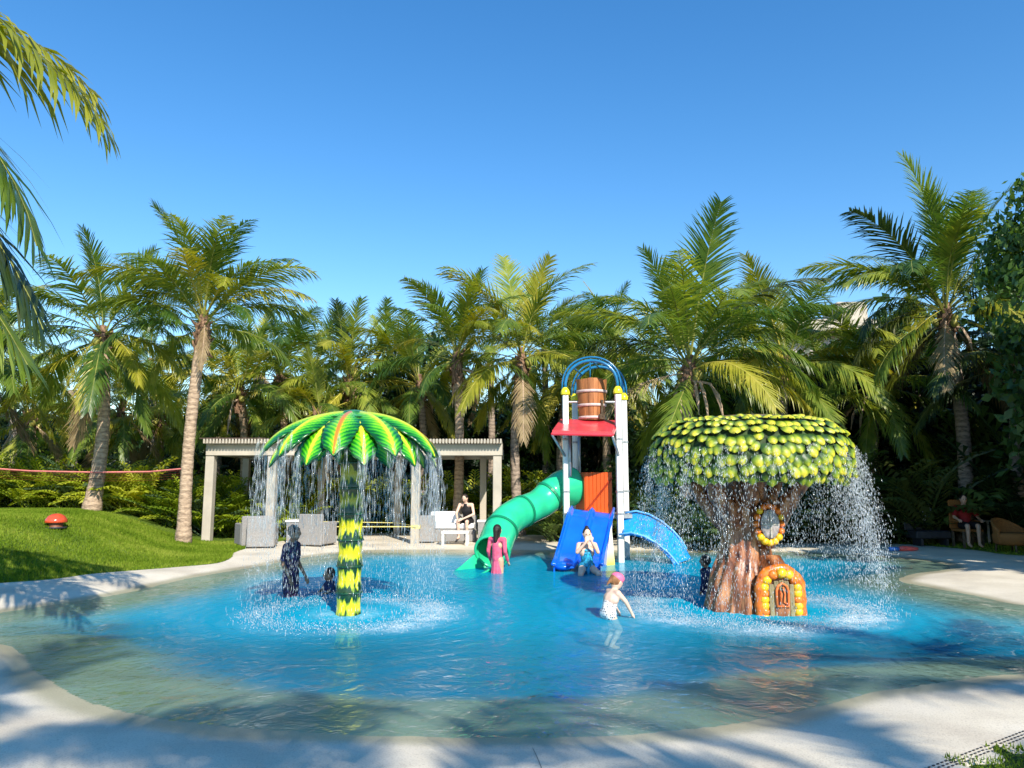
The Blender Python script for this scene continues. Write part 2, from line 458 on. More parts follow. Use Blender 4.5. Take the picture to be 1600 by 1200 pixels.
def heightmesh(name, xs, ys, Z, mat, attrs=None, mask=None):
    nx, ny = len(xs), len(ys)
    X, Y = np.meshgrid(xs, ys)
    co = np.stack([X, Y, Z], -1).reshape(-1, 3)
    idx = np.arange(nx * ny).reshape(ny, nx)
    q = np.stack([idx[:-1, :-1], idx[:-1, 1:], idx[1:, 1:], idx[1:, :-1]], -1).reshape(-1, 4)
    if mask is not None:
        mk = (mask[:-1, :-1] | mask[:-1, 1:] | mask[1:, 1:] | mask[1:, :-1]).ravel(); q = q[mk]
        used = np.unique(q); re = np.zeros(nx * ny, int); re[used] = np.arange(len(used)); q = re[q]; co = co[used]
    else: used = np.arange(nx * ny)
    me = bpy.data.meshes.new(name)
    me.vertices.add(len(co)); me.vertices.foreach_set('co', co.ravel())
    me.loops.add(q.size); me.loops.foreach_set('vertex_index', q.ravel())
    me.polygons.add(len(q)); me.polygons.foreach_set('loop_start', np.arange(0, q.size, 4)); me.polygons.foreach_set('loop_total', np.full(len(q), 4))
    me.polygons.foreach_set('use_smooth', np.ones(len(q), bool))
    me.update(calc_edges=True); me.validate()
    for k, a in (attrs or {}).items():
        at_ = me.attributes.new(k, 'FLOAT', 'POINT'); at_.data.foreach_set('value', a.ravel()[used].astype(np.float32))
    return link(name, me, mat)

def axis(a, b, fine):  # finer nearer the camera
    out = [a]
    while out[-1] < b:
        out.append(out[-1] + fine * max(1.0, abs(out[-1]) / 8.0))
    return np.array(out)
# --- deck + pool floor material
def mat_deck():
    m, nt, out = mat_new('pale_deck_and_pool_floor')
    p = N(nt, 'BsdfPrincipled'); p.inputs['Roughness'].default_value = .75; p.inputs['Specular IOR Level'].default_value = .3
    tc = N(nt, 'TexCoord')
    n1 = N(nt, 'TexNoise'); n1.inputs['Scale'].default_value = 1.1; n1.inputs['Detail'].default_value = 7; nt.links.new(tc.outputs['Object'], n1.inputs[0])
    n2 = N(nt, 'TexNoise'); n2.inputs['Scale'].default_value = 90; n2.inputs['Detail'].default_value = 3; nt.links.new(tc.outputs['Object'], n2.inputs[0])
    r1 = ramp(nt, n1.outputs['Fac'], [(0.3, (0.56, 0.49, 0.385)), (0.5, (0.70, 0.625, 0.49)), (0.7, (0.80, 0.72, 0.58))])
    r2 = ramp(nt, n2.outputs['Fac'], [(0.32, (0.72, 0.70, 0.68)), (0.5, (1, 1, 1)), (0.7, (1.0, 1.0, 1.0))])
    mm = N(nt, 'MixRGB', blend_type='MULTIPLY'); mm.inputs[0].default_value = .8
    nt.links.new(r1.outputs[0], mm.inputs[1]); nt.links.new(r2.outputs[0], mm.inputs[2])
    at1 = N(nt, 'Attribute'); at1.attribute_name = 'blue'
    n3 = N(nt, 'TexNoise'); n3.inputs['Scale'].default_value = 1.6; n3.inputs['Detail'].default_value = 4; nt.links.new(tc.outputs['Object'], n3.inputs[0])
    k = N(nt, 'Math', operation='MULTIPLY_ADD'); k.inputs[1].default_value = .35; nt.links.new(n3.outputs['Fac'], k.inputs[0])
    k2 = N(nt, 'Math', operation='SUBTRACT'); nt.links.new(at1.outputs['Fac'], k2.inputs[0]); k2.inputs[1].default_value = .175; nt.links.new(k2.outputs[0], k.inputs[2])
    rb = ramp(nt, k.outputs[0], [(0.05, (0, 0, 0)), (0.95, (1, 1, 1))])
    wet = N(nt, 'Attribute'); wet.attribute_name = 'wet'
    wetc = N(nt, 'MixRGB', blend_type='MULTIPLY'); wetc.inputs[2].default_value = (0.60, 0.62, 0.54, 1)
    nt.links.new(wet.outputs['Fac'], wetc.inputs[0]); nt.links.new(mm.outputs[0], wetc.inputs[1])
    mb_ = N(nt, 'MixRGB'); nt.links.new(rb.outputs[0], mb_.inputs[0]); nt.links.new(wetc.outputs[0], mb_.inputs[1]); mb_.inputs[2].default_value = (0.001, 0.28, 0.45, 1)
    nt.links.new(mb_.outputs[0], p.inputs['Base Color'])
    rr = N(nt, 'MapRange'); rr.inputs['To Min'].default_value = .75; rr.inputs['To Max'].default_value = .35; nt.links.new(wet.outputs['Fac'], rr.inputs[0]); nt.links.new(rr.outputs[0], p.inputs['Roughness'])
    bp = N(nt, 'Bump'); bp.inputs['Strength'].default_value = .25; bp.inputs['Distance'].default_value = .01
    nt.links.new(n2.outputs['Fac'], bp.inputs['Height']); nt.links.new(bp.outputs[0], p.inputs['Normal'])
    nt.links.new(p.outputs[0], out.inputs[0])
    return m
xs = np.concatenate([np.arange(-16, -9, .12), np.arange(-9, 10, .045), np.arange(10, 16.01, .12)]); ys = np.concatenate([np.arange(-7, 3.6, .12), np.arange(3.6, 9.6, .035), np.arange(9.6, 26, .085)])
X, Y = np.meshgrid(xs, ys)
sdP = sdist(X, Y, POOL); sdD = sdist(X, Y, DECK)
Zd = deck_z(X, Y, sdP)
Zd = np.where(sdD < 0, Zd - .12 * sstep(0, .25, -sdD), Zd)
near = 1 - sstep(5.6, 8.2, Y + .05 * np.abs(X))
blue = sstep(0.45 - .2 * near, 1.9 + .5 * near, sdP - .80 * near + .38 * vnoise(X, Y, 1.5, 77) + .22 * vnoise(X, Y, 4.5, 78) + .25 * (Y > 9) * 1.0 * sstep(9, 12, Y)) 
wet = sstep(-.38, -.12, sdP + .07 * vnoise(X, Y, 3, 4))
tag(heightmesh('pool_deck', xs, ys, Zd, mat_deck(), {'blue': blue, 'wet': wet}, mask=(sdD > -0.4)), kind='structure')

# --- lawn
def mat_grass():
    m, nt, out = mat_new('lawn_green')
    p = N(nt, 'BsdfPrincipled'); p.inputs['Roughness'].default_value = .8; p.inputs['Specular IOR Level'].default_value = .25
    tc = N(nt, 'TexCoord')
    n1 = N(nt, 'TexNoise'); n1.inputs['Scale'].default_value = .8; n1.inputs['Detail'].default_value = 5; nt.links.new(tc.outputs['Object'], n1.inputs[0])
    n2 = N(nt, 'TexNoise'); n2.inputs['Scale'].default_value = 45; n2.inputs['Detail'].default_value = 3; nt.links.new(tc.outputs['Object'], n2.inputs[0])
    ad = N(nt, 'Math', operation='ADD'); nt.links.new(n1.outputs['Fac'], ad.inputs[0]); nt.links.new(n2.outputs['Fac'], ad.inputs[1])
    r = ramp(nt, ad.outputs[0], [(0.0, (0.02, 0.05, 0.006)), (0.9, (0.12, 0.20, 0.018)), (1.0, (0.22, 0.30, 0.03))])
    r.color_ramp.elements[0].position = .70; r.color_ramp.elements[1].position = .98; r.color_ramp.elements[2].position = 1.0
    mr = N(nt, 'MapRange'); mr.inputs['From Min'].default_value = .6; mr.inputs['From Max'].default_value = 1.4
    nt.links.new(ad.outputs[0], mr.inputs[0]); nt.links.new(mr.outputs[0], r.inputs[0])
    r.color_ramp.elements[0].position = .2; r.color_ramp.elements[1].position = .5; r.color_ramp.elements[2].position = .8
    nt.links.new(r.outputs[0], p.inputs['Base Color'])
    bp = N(nt, 'Bump'); bp.inputs['Strength'].default_value = 1; bp.inputs['Distance'].default_value = .05
    nt.links.new(n2.outputs['Fac'], bp.inputs['Height']); nt.links.new(bp.outputs[0], p.inputs['Normal'])
    nt.links.new(p.outputs[0], out.inputs[0]); return m
gm = mat_grass()
xs2 = np.arange(-34, 30.01, .16); ys2 = np.arange(-9, 32, .16)
X2, Y2 = np.meshgrid(xs2, ys2)
dd2 = -sdist(X2, Y2, DECK)
Zl = np.where(dd2 > 0, mound(X2, Y2, dd2) + .012, -.15)
Zl = np.where((dd2 <= 0), -0.06 + .0 * X2 + .45 * np.clip(dd2, -.3, 0), Zl)
tag(heightmesh('lawn', xs2, ys2, Zl, gm, mask=(dd2 > -.3)), kind='structure')
# far ground to the horizon, a ring sheet under the lawn's edge
mbg = MB(); mbg.box((0, 0, -1.2), (1600, 1600, .5))
tag(build('ground', mbg, simple('dark_soil', (0.05, 0.055, 0.025), .95, .3, .5)), kind='structure')

# grass blades on the near side of the mound
def grass_blades(name, n, xr, yr, hmin, hmax, cond, wd=.012):
    x = NR.uniform(*xr, n); y = NR.uniform(*yr, n)
    dd = -sdist(x[None], y[None], DECK)[0]
    k = cond(x, y, dd); x, y, dd = x[k], y[k], dd[k]
    z = np.where(dd > 0, mound(x, y, dd) + .005, 0)
    n = len(x); a = NR.uniform(0, 6.28, n); h = NR.uniform(hmin, hmax, n); ln = NR.uniform(0, .6, n) * h; la = NR.uniform(0, 6.28, n)
    wv = NR.uniform(.6, 1.3, n) * wd
    v = np.zeros((n, 3, 3))
    v[:, 0] = np.stack([x - np.cos(a) * wv, y - np.sin(a) * wv, z], -1); v[:, 1] = np.stack([x + np.cos(a) * wv, y + np.sin(a) * wv, z], -1)
    v[:, 2] = np.stack([x + np.cos(la) * ln, y + np.sin(la) * ln, z + h], -1)
    me = bpy.data.meshes.new(name)
    me.vertices.add(3 * n); me.vertices.foreach_set('co', v.ravel()); me.loops.add(3 * n); me.loops.foreach_set('vertex_index', np.arange(3 * n))
    me.polygons.add(n); me.polygons.foreach_set('loop_start', np.arange(0, 3 * n, 3)); me.polygons.foreach_set('loop_total', np.full(n, 3)); me.update(calc_edges=True)
    return link(name, me, M['blade'])
def mat_blade():
    m, nt, out = mat_new('grass_blade')
    tc = N(nt, 'TexCoord'); n1 = N(nt, 'TexNoise'); n1.inputs['Scale'].default_value = 14; n1.inputs['Detail'].default_value = 6; nt.links.new(tc.outputs['Object'], n1.inputs[0])
    r = ramp(nt, n1.outputs['Fac'], [(0.3, (0.08, 0.15, 0.012)), (0.5, (0.18, 0.27, 0.022)), (0.7, (0.34, 0.40, 0.06))])
    n9 = N(nt, 'TexNoise'); n9.inputs['Scale'].default_value = .9; n9.inputs['Detail'].default_value = 4; nt.links.new(tc.outputs['Object'], n9.inputs[0])
    av = N(nt, 'MixRGB'); av.inputs[0].default_value = .5; nt.links.new(n1.outputs['Fac'], av.inputs[1]); nt.links.new(n9.outputs['Fac'], av.inputs[2]); nt.links.new(av.outputs[0], r.inputs[0])
    r.color_ramp.elements[0].position = .36; r.color_ramp.elements[2].position = .64
    d = N(nt, 'BsdfDiffuse'); t = N(nt, 'BsdfTranslucent'); ms = N(nt, 'MixShader'); ms.inputs[0].default_value = .35
    nt.links.new(r.outputs[0], d.inputs[0]); nt.links.new(r.outputs[0], t.inputs[0]); nt.links.new(d.outputs[0], ms.inputs[1]); nt.links.new(t.outputs[0], ms.inputs[2]); nt.links.new(ms.outputs[0], out.inputs[0])
    return m
M['blade'] = mat_blade()
tag(grass_blades('grass', 170000, (-15, -4), (11, 20), .03, .075, lambda x, y, d: (d > .02)), 'short green lawn grass on the mound left of the pool', 'grass', kind='stuff')
tag(grass_blades('grass', 40000, (-5, 14), (16, 23), .03, .07, lambda x, y, d: (d > .02)), 'grass strip between the far pool terrace and the planting', 'grass', kind='stuff')
tag(grass_blades('grass', 16000, (2.2, 5.2), (2.4, 5.0), .02, .04, lambda x, y, d: (d > .01), .005), 'dark grass corner at the bottom right edge of the deck', 'grass', kind='stuff')

# --- water
FEAT = [(gnd(541, 962, WZ), 1.12, 'palm'), (gnd(1182, 958, WZ), 1.42, 'tree')]
FEAT[0][0].y += .12; FEAT[1][0].y += .38
def mat_water():
    m, nt, out = mat_new('pool_water')
    tc = N(nt, 'TexCoord')
    agit = N(nt, 'Attribute'); agit.attribute_name = 'agit'
    foam = N(nt, 'Attribute'); foam.attribute_name = 'foam'
    bumps = None
    prev = None
    for sc, st, ds, sx in ((2.6, .5, .09, (1, .75, 1)), (8.5, .5, .032, (1, .8, 1)), (30, .5, .008, (1, 1, 1))):
        mp = N(nt, 'Mapping'); mp.inputs['Scale'].default_value = sx; nt.links.new(tc.outputs['Object'], mp.inputs[0])
        nz = N(nt, 'TexNoise'); nz.inputs['Scale'].default_value = sc; nz.inputs['Detail'].default_value = 3; nz.inputs['Distortion'].default_value = .7
        nt.links.new(mp.outputs[0], nz.inputs[0])
        b = N(nt, 'Bump'); b.inputs['Distance'].default_value = ds
        ml = N(nt, 'Math', operation='MULTIPLY_ADD'); ml.inputs[1].default_value = .5; ml.inputs[2].default_value = st * 1.4
        nt.links.new(agit.outputs['Fac'], ml.inputs[0]); nt.links.new(ml.outputs[0], b.inputs['Strength'])
        nt.links.new(nz.outputs['Fac'], b.inputs['Height'])
        if prev: nt.links.new(prev.outputs[0], b.inputs['Normal'])
        prev = b
    lw_ = N(nt, 'LayerWeight'); lw_.inputs['Blend'].default_value = .5; nt.links.new(prev.outputs[0], lw_.inputs['Normal'])
    pw = N(nt, 'Math', operation='POWER'); pw.inputs[1].default_value = 5; nt.links.new(lw_.outputs['Facing'], pw.inputs[0])
    fr = N(nt, 'Math', operation='MULTIPLY_ADD'); fr.inputs[1].default_value = .80; fr.inputs[2].default_value = .02; fr.use_clamp = True; nt.links.new(pw.outputs[0], fr.inputs[0])
    gl = N(nt, 'BsdfGlossy'); gl.inputs['Roughness'].default_value = .03; nt.links.new(prev.outputs[0], gl.inputs['Normal'])
    tr = N(nt, 'BsdfTransparent'); tr.inputs[0].default_value = (0.72, 0.92, 0.95, 1)
    ms = N(nt, 'MixShader'); nt.links.new(fr.outputs[0], ms.inputs[0]); nt.links.new(tr.outputs[0], ms.inputs[1]); nt.links.new(gl.outputs[0], ms.inputs[2])
    # cloudy, aerated water scatters some light
    df = N(nt, 'BsdfDiffuse'); df.inputs[0].default_value = (0.002, 0.40, 0.62, 1); 
    mt = N(nt, 'MixShader'); turb = N(nt, 'Attribute'); turb.attribute_name = 'turb'
    nt.links.new(turb.outputs['Fac'], mt.inputs[0]); nt.links.new(ms.outputs[0], mt.inputs[1]); nt.links.new(df.outputs[0], mt.inputs[2])
    n5 = N(nt, 'TexNoise'); n5.inputs['Scale'].default_value = 5; n5.inputs['Detail'].default_value = 9; n5.inputs['Roughness'].default_value = .75; nt.links.new(tc.outputs['Object'], n5.inputs[0])
    n6 = N(nt, 'TexNoise'); n6.inputs['Scale'].default_value = 38; n6.inputs['Detail'].default_value = 3; nt.links.new(tc.outputs['Object'], n6.inputs[0])
    s1 = N(nt, 'Math', operation='MULTIPLY'); nt.links.new(n5.outputs['Fac'], s1.inputs[0]); nt.links.new(n6.outputs['Fac'], s1.inputs[1])
    s2 = N(nt, 'MapRange'); s2.inputs['From Min'].default_value = .16; s2.inputs['From Max'].default_value = .38; nt.links.new(s1.outputs[0], s2.inputs[0])
    s3 = N(nt, 'Math', operation='MULTIPLY'); s3.use_clamp = True; nt.links.new(s2.outputs[0], s3.inputs[0]); nt.links.new(foam.outputs['Fac'], s3.inputs[1])
    fo = N(nt, 'BsdfDiffuse'); fo.inputs[0].default_value = (0.82, 0.88, 0.92, 1)
    mf = N(nt, 'MixShader'); nt.links.new(s3.outputs[0], mf.inputs[0]); nt.links.new(mt.outputs[0], mf.inputs[1]); nt.links.new(fo.outputs[0], mf.inputs[2])
    nt.links.new(mf.outputs[0], out.inputs[0])
    return m
xs = np.arange(-8.5, 10.2, .045); ys = np.arange(4.2, 18.2, .045)
X, Y = np.meshgrid(xs, ys)
sdw = sdist(X, Y, POOL)
foam = np.zeros_like(X); agit = np.zeros_like(X); turbx = np.zeros_like(X)
wv = .0035 * vnoise(X, Y, 9, 21) + .0022 * vnoise(X, Y, 21, 22) + .0012 * vnoise(X, Y, 43, 23)
for c, r, k in FEAT:
    d = np.hypot(X - c.x, Y - c.y)
    ring = np.exp(-((d - r) / (.27 if k == 'palm' else .32)) ** 2)
    side = .18 + .85 * sstep(-.3, .8, (X - c.x) / r) if k == 'palm' else .9
    foam += ring * side * np.clip(.55 + 1.1 * vnoise(X, Y * 1.8, 3.2, 31), 0, 1.6) * .95 + .35 * np.exp(-((d - .25) / .2) ** 2)
    agit += np.exp(-(d / (r * 1.5)) ** 4)
    turbx = turbx + .42 * np.exp(-(d / (r * .95)) ** 2)
    wv += .010 * np.exp(-(d / (r * 1.35)) ** 4) * vnoise(X, Y, 26, 24) + .006 * np.exp(-((d - r * 1.5) / 1.2) ** 2) * np.sin(d * 26 + 2 * vnoise(X, Y, 2, 6))
foam += .35 * np.exp(-((X - 1.75) ** 2 + (Y - 13.4) ** 2) / .15)
turb = (.12 + .32 * sstep(6.8, 9.4, Y)) * sstep(.5, 2.0, sdw - 1.0 * (1 - sstep(5.6, 8.2, Y))) + np.clip(turbx, 0, .6)
wv *= sstep(-.1, .6, sdw) * .8 + .2
tag(heightmesh('pool_water', xs, ys, WZ + wv, mat_water(), {'foam': np.clip(foam, 0, 1.3), 'agit': np.clip(agit, 0, 1), 'turb': turb}, mask=(sdw > -.35)), kind='structure')
# ------------------------------------------------------------------ palm fronds
def frond_mesh(e0, seed, n=72, L=4.0, droop=None, lw=.044, ll=1.08, hang=None, ragged=.09):
    r = random.Random(seed * 77 + int(e0))
    if droop is None:
        droop = np.interp(e0, [-75, -50, -20, 5, 25, 45, 65, 85], [10, 26, 50, 74, 88, 92, 70, 30])
    droop *= r.uniform(.8, 1.15)
    if hang is None: hang = float(np.interp(e0, [-40, 20, 60, 85], [.55, .55, .36, .22]))
    side_bend = r.uniform(-.25, .25)
    pts = [Vector((0, 0, 0))]; tans = []
    ns = 16
    for i in range(ns):
        s = (i + .5) / ns
        e = R(e0 - droop * s ** 1.35); a = side_bend * s
        t = Vector((math.cos(e) * math.cos(a), math.cos(e) * math.sin(a), math.sin(e)))
        tans.append(t); pts.append(pts[-1] + t * (L / ns))
    tans.append(tans[-1])
    mb = MB()
    rad = [max(.006, .034 * (1 - i / ns) ** 1.1) for i in range(ns + 1)]
    rb = MB(); rb.tube(pts, rad, 4, flat=.6)
    down = Vector((0, 0, -1))
    twist = r.uniform(-.35, .35)
    for i in range(n):
        s = .14 + .86 * (i + r.uniform(-.2, .2)) / n
        s = min(s, .995)
        k = int(s * ns); f = s * ns - k
        p = pts[k].lerp(pts[min(k + 1, ns)], f)
        T = tans[k].lerp(tans[min(k + 1, ns)], f).normalized()
        S0 = Vector((-math.sin(side_bend * s), math.cos(side_bend * s), 0))
        Nn = S0.cross(T) * -1
        if Nn.z < 0 and abs(T.z) < .95: Nn = -Nn
        prof = math.sin(min(1, (s - .08) / .42) * math.pi / 2) * (1 - .72 * max(0, (s - .5) / .5) ** 1.4)
        for sd in (-1, 1):
            if r.random() < ragged: continue
            tw = twist * (s - .3)
            S = (S0 * math.cos(tw) + Nn * math.sin(tw)) * sd
            fw = .75 + .75 * s
            d = (T * fw + S * .95 + Nn * (.26 + r.uniform(-.14, .14))).normalized()
            l = ll * prof * r.uniform(.74, 1.14)
            g = hang * r.uniform(.55, 1.5)
            ww = lw * (.65 + .35 * prof)
            q = p.copy(); vs = []
            steps = ((0, 1.0), (.38, 1.0), (.72, .7), (1.0, 0))
            last = 0
            for j, (u, wk) in enumerate(steps):
                if j:
                    dd = (d * (1 - g * u * .9) + down * g * u * 1.25).normalized()
                    q = q + dd * (l * (u - last)); last = u
                else: dd = d
                W = (T - dd * T.dot(dd))
                W = W.normalized() * ww * .5 if W.length > .05 else Nn * ww * .5
                if wk > 0: vs += [q - W * wk, q + W * wk]
                else: vs += [q]
            mb.add(vs, [(0, 1, 3, 2), (2, 3, 5, 4), (4, 5, 6)])
    me = mb.mesh('frond'); rm = rb.mesh('rib')
    return me, rm
def merge_meshes(me, rm, m1, m2):
    nv = len(me.vertices)
    v = [tuple(x.co) for x in me.vertices] + [tuple(x.co) for x in rm.vertices]
    f = [tuple(p.vertices) for p in me.polygons] + [tuple(i + nv for i in p.vertices) for p in rm.polygons]
    o = bpy.data.meshes.new('frond'); o.from_pydata(v, [], f)
    o.materials.append(m1); o.materials.append(m2)
    o.polygons.foreach_set('material_index', [0] * len(me.polygons) + [1] * len(rm.polygons)); o.update()
    bpy.data.meshes.remove(me); bpy.data.meshes.remove(rm)
    return o
BINS = [-78, -62, -45, -28, -12, 4, 20, 36, 52, 68, 84]
FR = {}
for e in BINS:
    for s in range(3):
        me, rm = frond_mesh(e, s)
        base = merge_meshes(me, rm, M['frond'], M['rachis'])
        FR[(e, s, 'g')] = base
        for k, a, b in (('y', 'frond_y', 'rachis_y'), ('d', 'frond_dark', 'rachis'), ('x', 'frond_dead', 'stalk')):
            if s == 2 and k != 'd': continue
            c = base.copy(); c.materials[0] = M[a]; c.materials[1] = M[b]; FR[(e, s, k)] = c
def add_frond(parent, org, az, el, L, kind='g', seed=0):
    e = min(BINS, key=lambda b: abs(b - el))
    s = seed % 3
    if (e, s, kind) not in FR: s = seed % 2
    rot = Matrix.Rotation(az, 3, 'Z') @ Matrix.Rotation(-R(el - e), 3, 'Y') @ Matrix.Rotation(random.uniform(-.25, .25), 3, 'X')
    o = link('frond', FR[(e, s, kind)], None, parent, org, rot.to_euler(), (L / 4,) * 3)
    return o
COCO = MB(); COCO.ell((0, 0, 0), (.10, .10, .13), 8, 6); COCO = COCO.mesh('coconut', True); COCO.materials.append(M['coconut'])
def palm(base, crown, label, group='coconut palms around the pool', L=3.6, n=20, seed=1, kind='g', r0=.17, r1=.12, spec=None, yellow=.1, dead=.06, emin=-55, tr='trunk', coco=4, stalks=0, bow=.3, skip=None, boots=True):
    rr = random.Random(seed)
    base = Vector(base); crown = Vector(crown)
    t = thing('palm_tree', base, label, 'palm tree', group)
    d = crown - base
    mb = MB(); pts = []; rad = []
    K = 26
    perp = Vector((-d.x, -d.y, 0)); perp = perp.normalized() * bow if perp.length > .05 else Vector((bow * .5, 0, 0))
    for i in range(K + 1):
        u = i / K
        p = Vector((d.x * u, d.y * u, d.z * u)) - perp * math.sin(math.pi * u) * .6 * (-1)
        pts.append(p - Vector((0, 0, .15)) if i == 0 else p)
        rad.append((r1 + (r0 - r1) * (1 - u) ** 1.2 + .07 * math.exp(-u * 14)) * (1 + .035 * ((i % 2) * 2 - 1)))
    mb.tube(pts, rad, 12)
    build('trunk', mb, M[tr], t, smooth=True)
    top = d
    if boots:
        mb = MB()
        for i in range(18):
            a = rr.uniform(0, 6.28); z = rr.uniform(-.75, .1); rk = r1 * 1.0
            p = top + Vector((math.cos(a) * rk, math.sin(a) * rk, z))
            q = p + Vector((math.cos(a) * rr.uniform(.08, .2), math.sin(a) * rr.uniform(.08, .2), rr.uniform(-.28, .3)))
            mb.tube([p - Vector((0, 0, .12)), p, q], [.05, .07, .02], 5)
        mb.tube([top + Vector((0, 0, -.8)), top + Vector((0, 0, -.3)), top + Vector((0, 0, .35))], [r1 * 1.05, r1 * 1.5, r1 * .7], 9)
        build('fibre_boots', mb, M['fibre'], t)
    org = top + Vector((0, 0, .15))
    if n > 7 and boots and not skip and 'shading' not in str(group): n = int(n * 1.3); L = L * 1.08
    if spec:
        for (a, k, l, kd) in spec:
            v = Vector((math.cos(R(a)), k, math.sin(R(a)))); v.normalize()
            el = math.degrees(math.asin(v.z)); az = math.atan2(v.y, v.x)
            add_frond(t, org + Vector((v.x, v.y, 0)) * .1, az, el, l, kd, rr.randrange(9))
    ga = 2.39996; a0 = rr.uniform(0, 6.28)
    for i in range(n):
        u = i / max(1, n - 1)
        el = 84 + (emin - 84) * u ** 1.15 + rr.uniform(-7, 7)
        az = a0 + ga * i + rr.uniform(-.2, .2)
        l = L * (0.8 + .25 * math.sin(math.pi * min(1, u * 1.1))) * rr.uniform(.88, 1.1)
        kd = kind
        if kind != 'd':
            q = rr.random()
            if q < yellow + .12 * u: kd = 'y'
        if u > .82 and rr.random() < dead * 5: kd = 'x'
        if skip and skip(az, el): continue
        add_frond(t, org + Vector((math.cos(az), math.sin(az), 0)) * .1 + Vector((0, 0, -.35 * u)), az, el, l, kd, rr.randrange(9))
    for i in range(coco):
        a = rr.uniform(0, 6.28)
        link('coconut', COCO, None, t, top + Vector((math.cos(a) * .27, math.sin(a) * .27, rr.uniform(-.4, -.1))), (rr.uniform(-.5, .5), rr.uniform(-.5, .5), 0))
    for i in range(stalks):
        a = rr.uniform(0, 6.28); mb = MB(); p = top + Vector((0, 0, -.3)); rl = rr.uniform(.35, .8); h = rr.uniform(.7, 1.3)
        mb.tube([p, p + Vector((math.cos(a) * rl * .7, math.sin(a) * rl * .7, -.15)), p + Vector((math.cos(a) * rl, math.sin(a) * rl, -h * .6)), p + Vector((math.cos(a) * rl * 1.1, math.sin(a) * rl * 1.1, -h))], [.035, .03, .045, .008], 5)
        build('flower_stalk', mb, M['stalk'], t)
    return t
def hp(bx, by, cx, cy, Y, label, **k):
    """palm from its trunk foot and crown in the planning picture, standing at depth Y"""
    b = at(bx, by, Y); b.z = h_at(b.x, b.y) if Y < 25 else 0.0
    c = at(cx, cy, Y + k.pop('dy', 0)); 
    return palm(b, c, label, **k)

PL = 'coconut palms around the pool'
# the tall ones that can be told apart
hp(143, 795, 160, 528, 20, 'tall coconut palm with curved trunk on the left mound, dark red line crossing its foot', L=3.3, n=13, seed=3, r0=.2, coco=2, tr='trunk',
   spec=[(92, -.1, 2.9, 'g'), (75, .2, 2.7, 'g'), (118, -.3, 3.0, 'g'), (130, .1, 3.1, 'g'), (58, -.2, 2.9, 'g'), (150, -.3, 3.2, 'g'), (20, -.2, 3.2, 'g'), (35, .3, 3.0, 'g'), (165, -.5, 3.3, 'd'), (-5, -.3, 3.0, 'y'), (-25, -.4, 2.8, 'y'), (-80, -.5, 2.4, 'y'), (200, -.4, 3.1, 'g'), (-110, -.6, 2.2, 'y')])
hp(288, 822, 318, 505, 19, 'tall coconut palm with bare pale slanting trunk just left of the pergola', L=3.1, n=12, seed=5, r0=.155, r1=.135, coco=0, bow=.15, yellow=.2, emin=0,
   spec=[(88, -.35, 3.2, 'g'), (78, -.2, 3.3, 'g'), (70, .1, 3.1, 'g'), (98, -.1, 3.3, 'g'), (62, -.3, 3.1, 'g'), (112, .1, 3.0, 'g'), (84, -.6, 3.0, 'y'), (128, -.1, 2.9, 'g'), (133, .2, 3.0, 'y'), (40, -.1, 3.1, 'y'), (32, .2, 3.0, 'g'), (48, .2, 2.9, 'g'), (-70, -.4, 1.6, 'x'), (60, -.7, 2.9, 'y'), (105, -.7, 2.8, 'g')])
hp(714, 745, 714, 560, 23, 'straight slim coconut palm rising behind the right part of the pergola', L=2.9, n=10, seed=8, r0=.15, r1=.13, yellow=.25, coco=2, stalks=2, emin=-20,
   spec=[(90, -.3, 3.0, 'g'), (80, .2, 3.1, 'g'), (100, -.2, 3.1, 'y'), (65, -.2, 3.2, 'g'), (120, 0, 3.0, 'g'), (50, -.3, 3.3, 'y'), (75, -.7, 3.2, 'y'), (105, -.8, 3.0, 'g'), (60, -.9, 3.0, 'g')])
hp(812, 742, 815, 560, 23, 'coconut palm with grey trunk behind the pool bar end, left of the tipping bucket', L=3.7, n=12, seed=9, r0=.16, tr='trunk_d', coco=5,
   spec=[(92, .1, 3.9, 'g'), (75, -.2, 3.8, 'g'), (108, -.1, 3.9, 'g'), (52, .1, 3.5, 'g'), (64, -.3, 3.4, 'g'), (122, .2, 3.4, 'g'), (35, -.2, 3.3, 'g'), (-15, -.5, 3.0, 'g'), (195, -.4, 2.8, 'y')])
hp(1082, 800, 1078, 575, 19.5, 'big coconut palm with hanging flower stalks between the bucket tower and the mushroom shaped tree', L=3.9, n=14, seed=12, r0=.2, r1=.16, coco=9, stalks=9, emin=-30,
   spec=[(91, -.1, 4.3, 'g'), (80, .6, 3.5, 'g'), (60, -.15, 4.2, 'd'), (55, .2, 4.0, 'g'), (103, -.4, 4.0, 'g'), (118, -.2, 4.1, 'g'), (128, .1, 4.2, 'g'), (146, -.1, 3.4, 'd'), (150, .3, 3.5, 'g'), (42, .1, 3.7, 'g'), (22, -.1, 3.8, 'g'), (30, -.5, 3.7, 'g'), (-2, -.2, 3.7, 'y'), (173, -.3, 3.7, 'g'), (188, -.1, 3.6, 'g'), (100, -.8, 3.8, 'g'), (70, -.8, 3.6, 'g'), (-20, -.4, 3.3, 'g')])
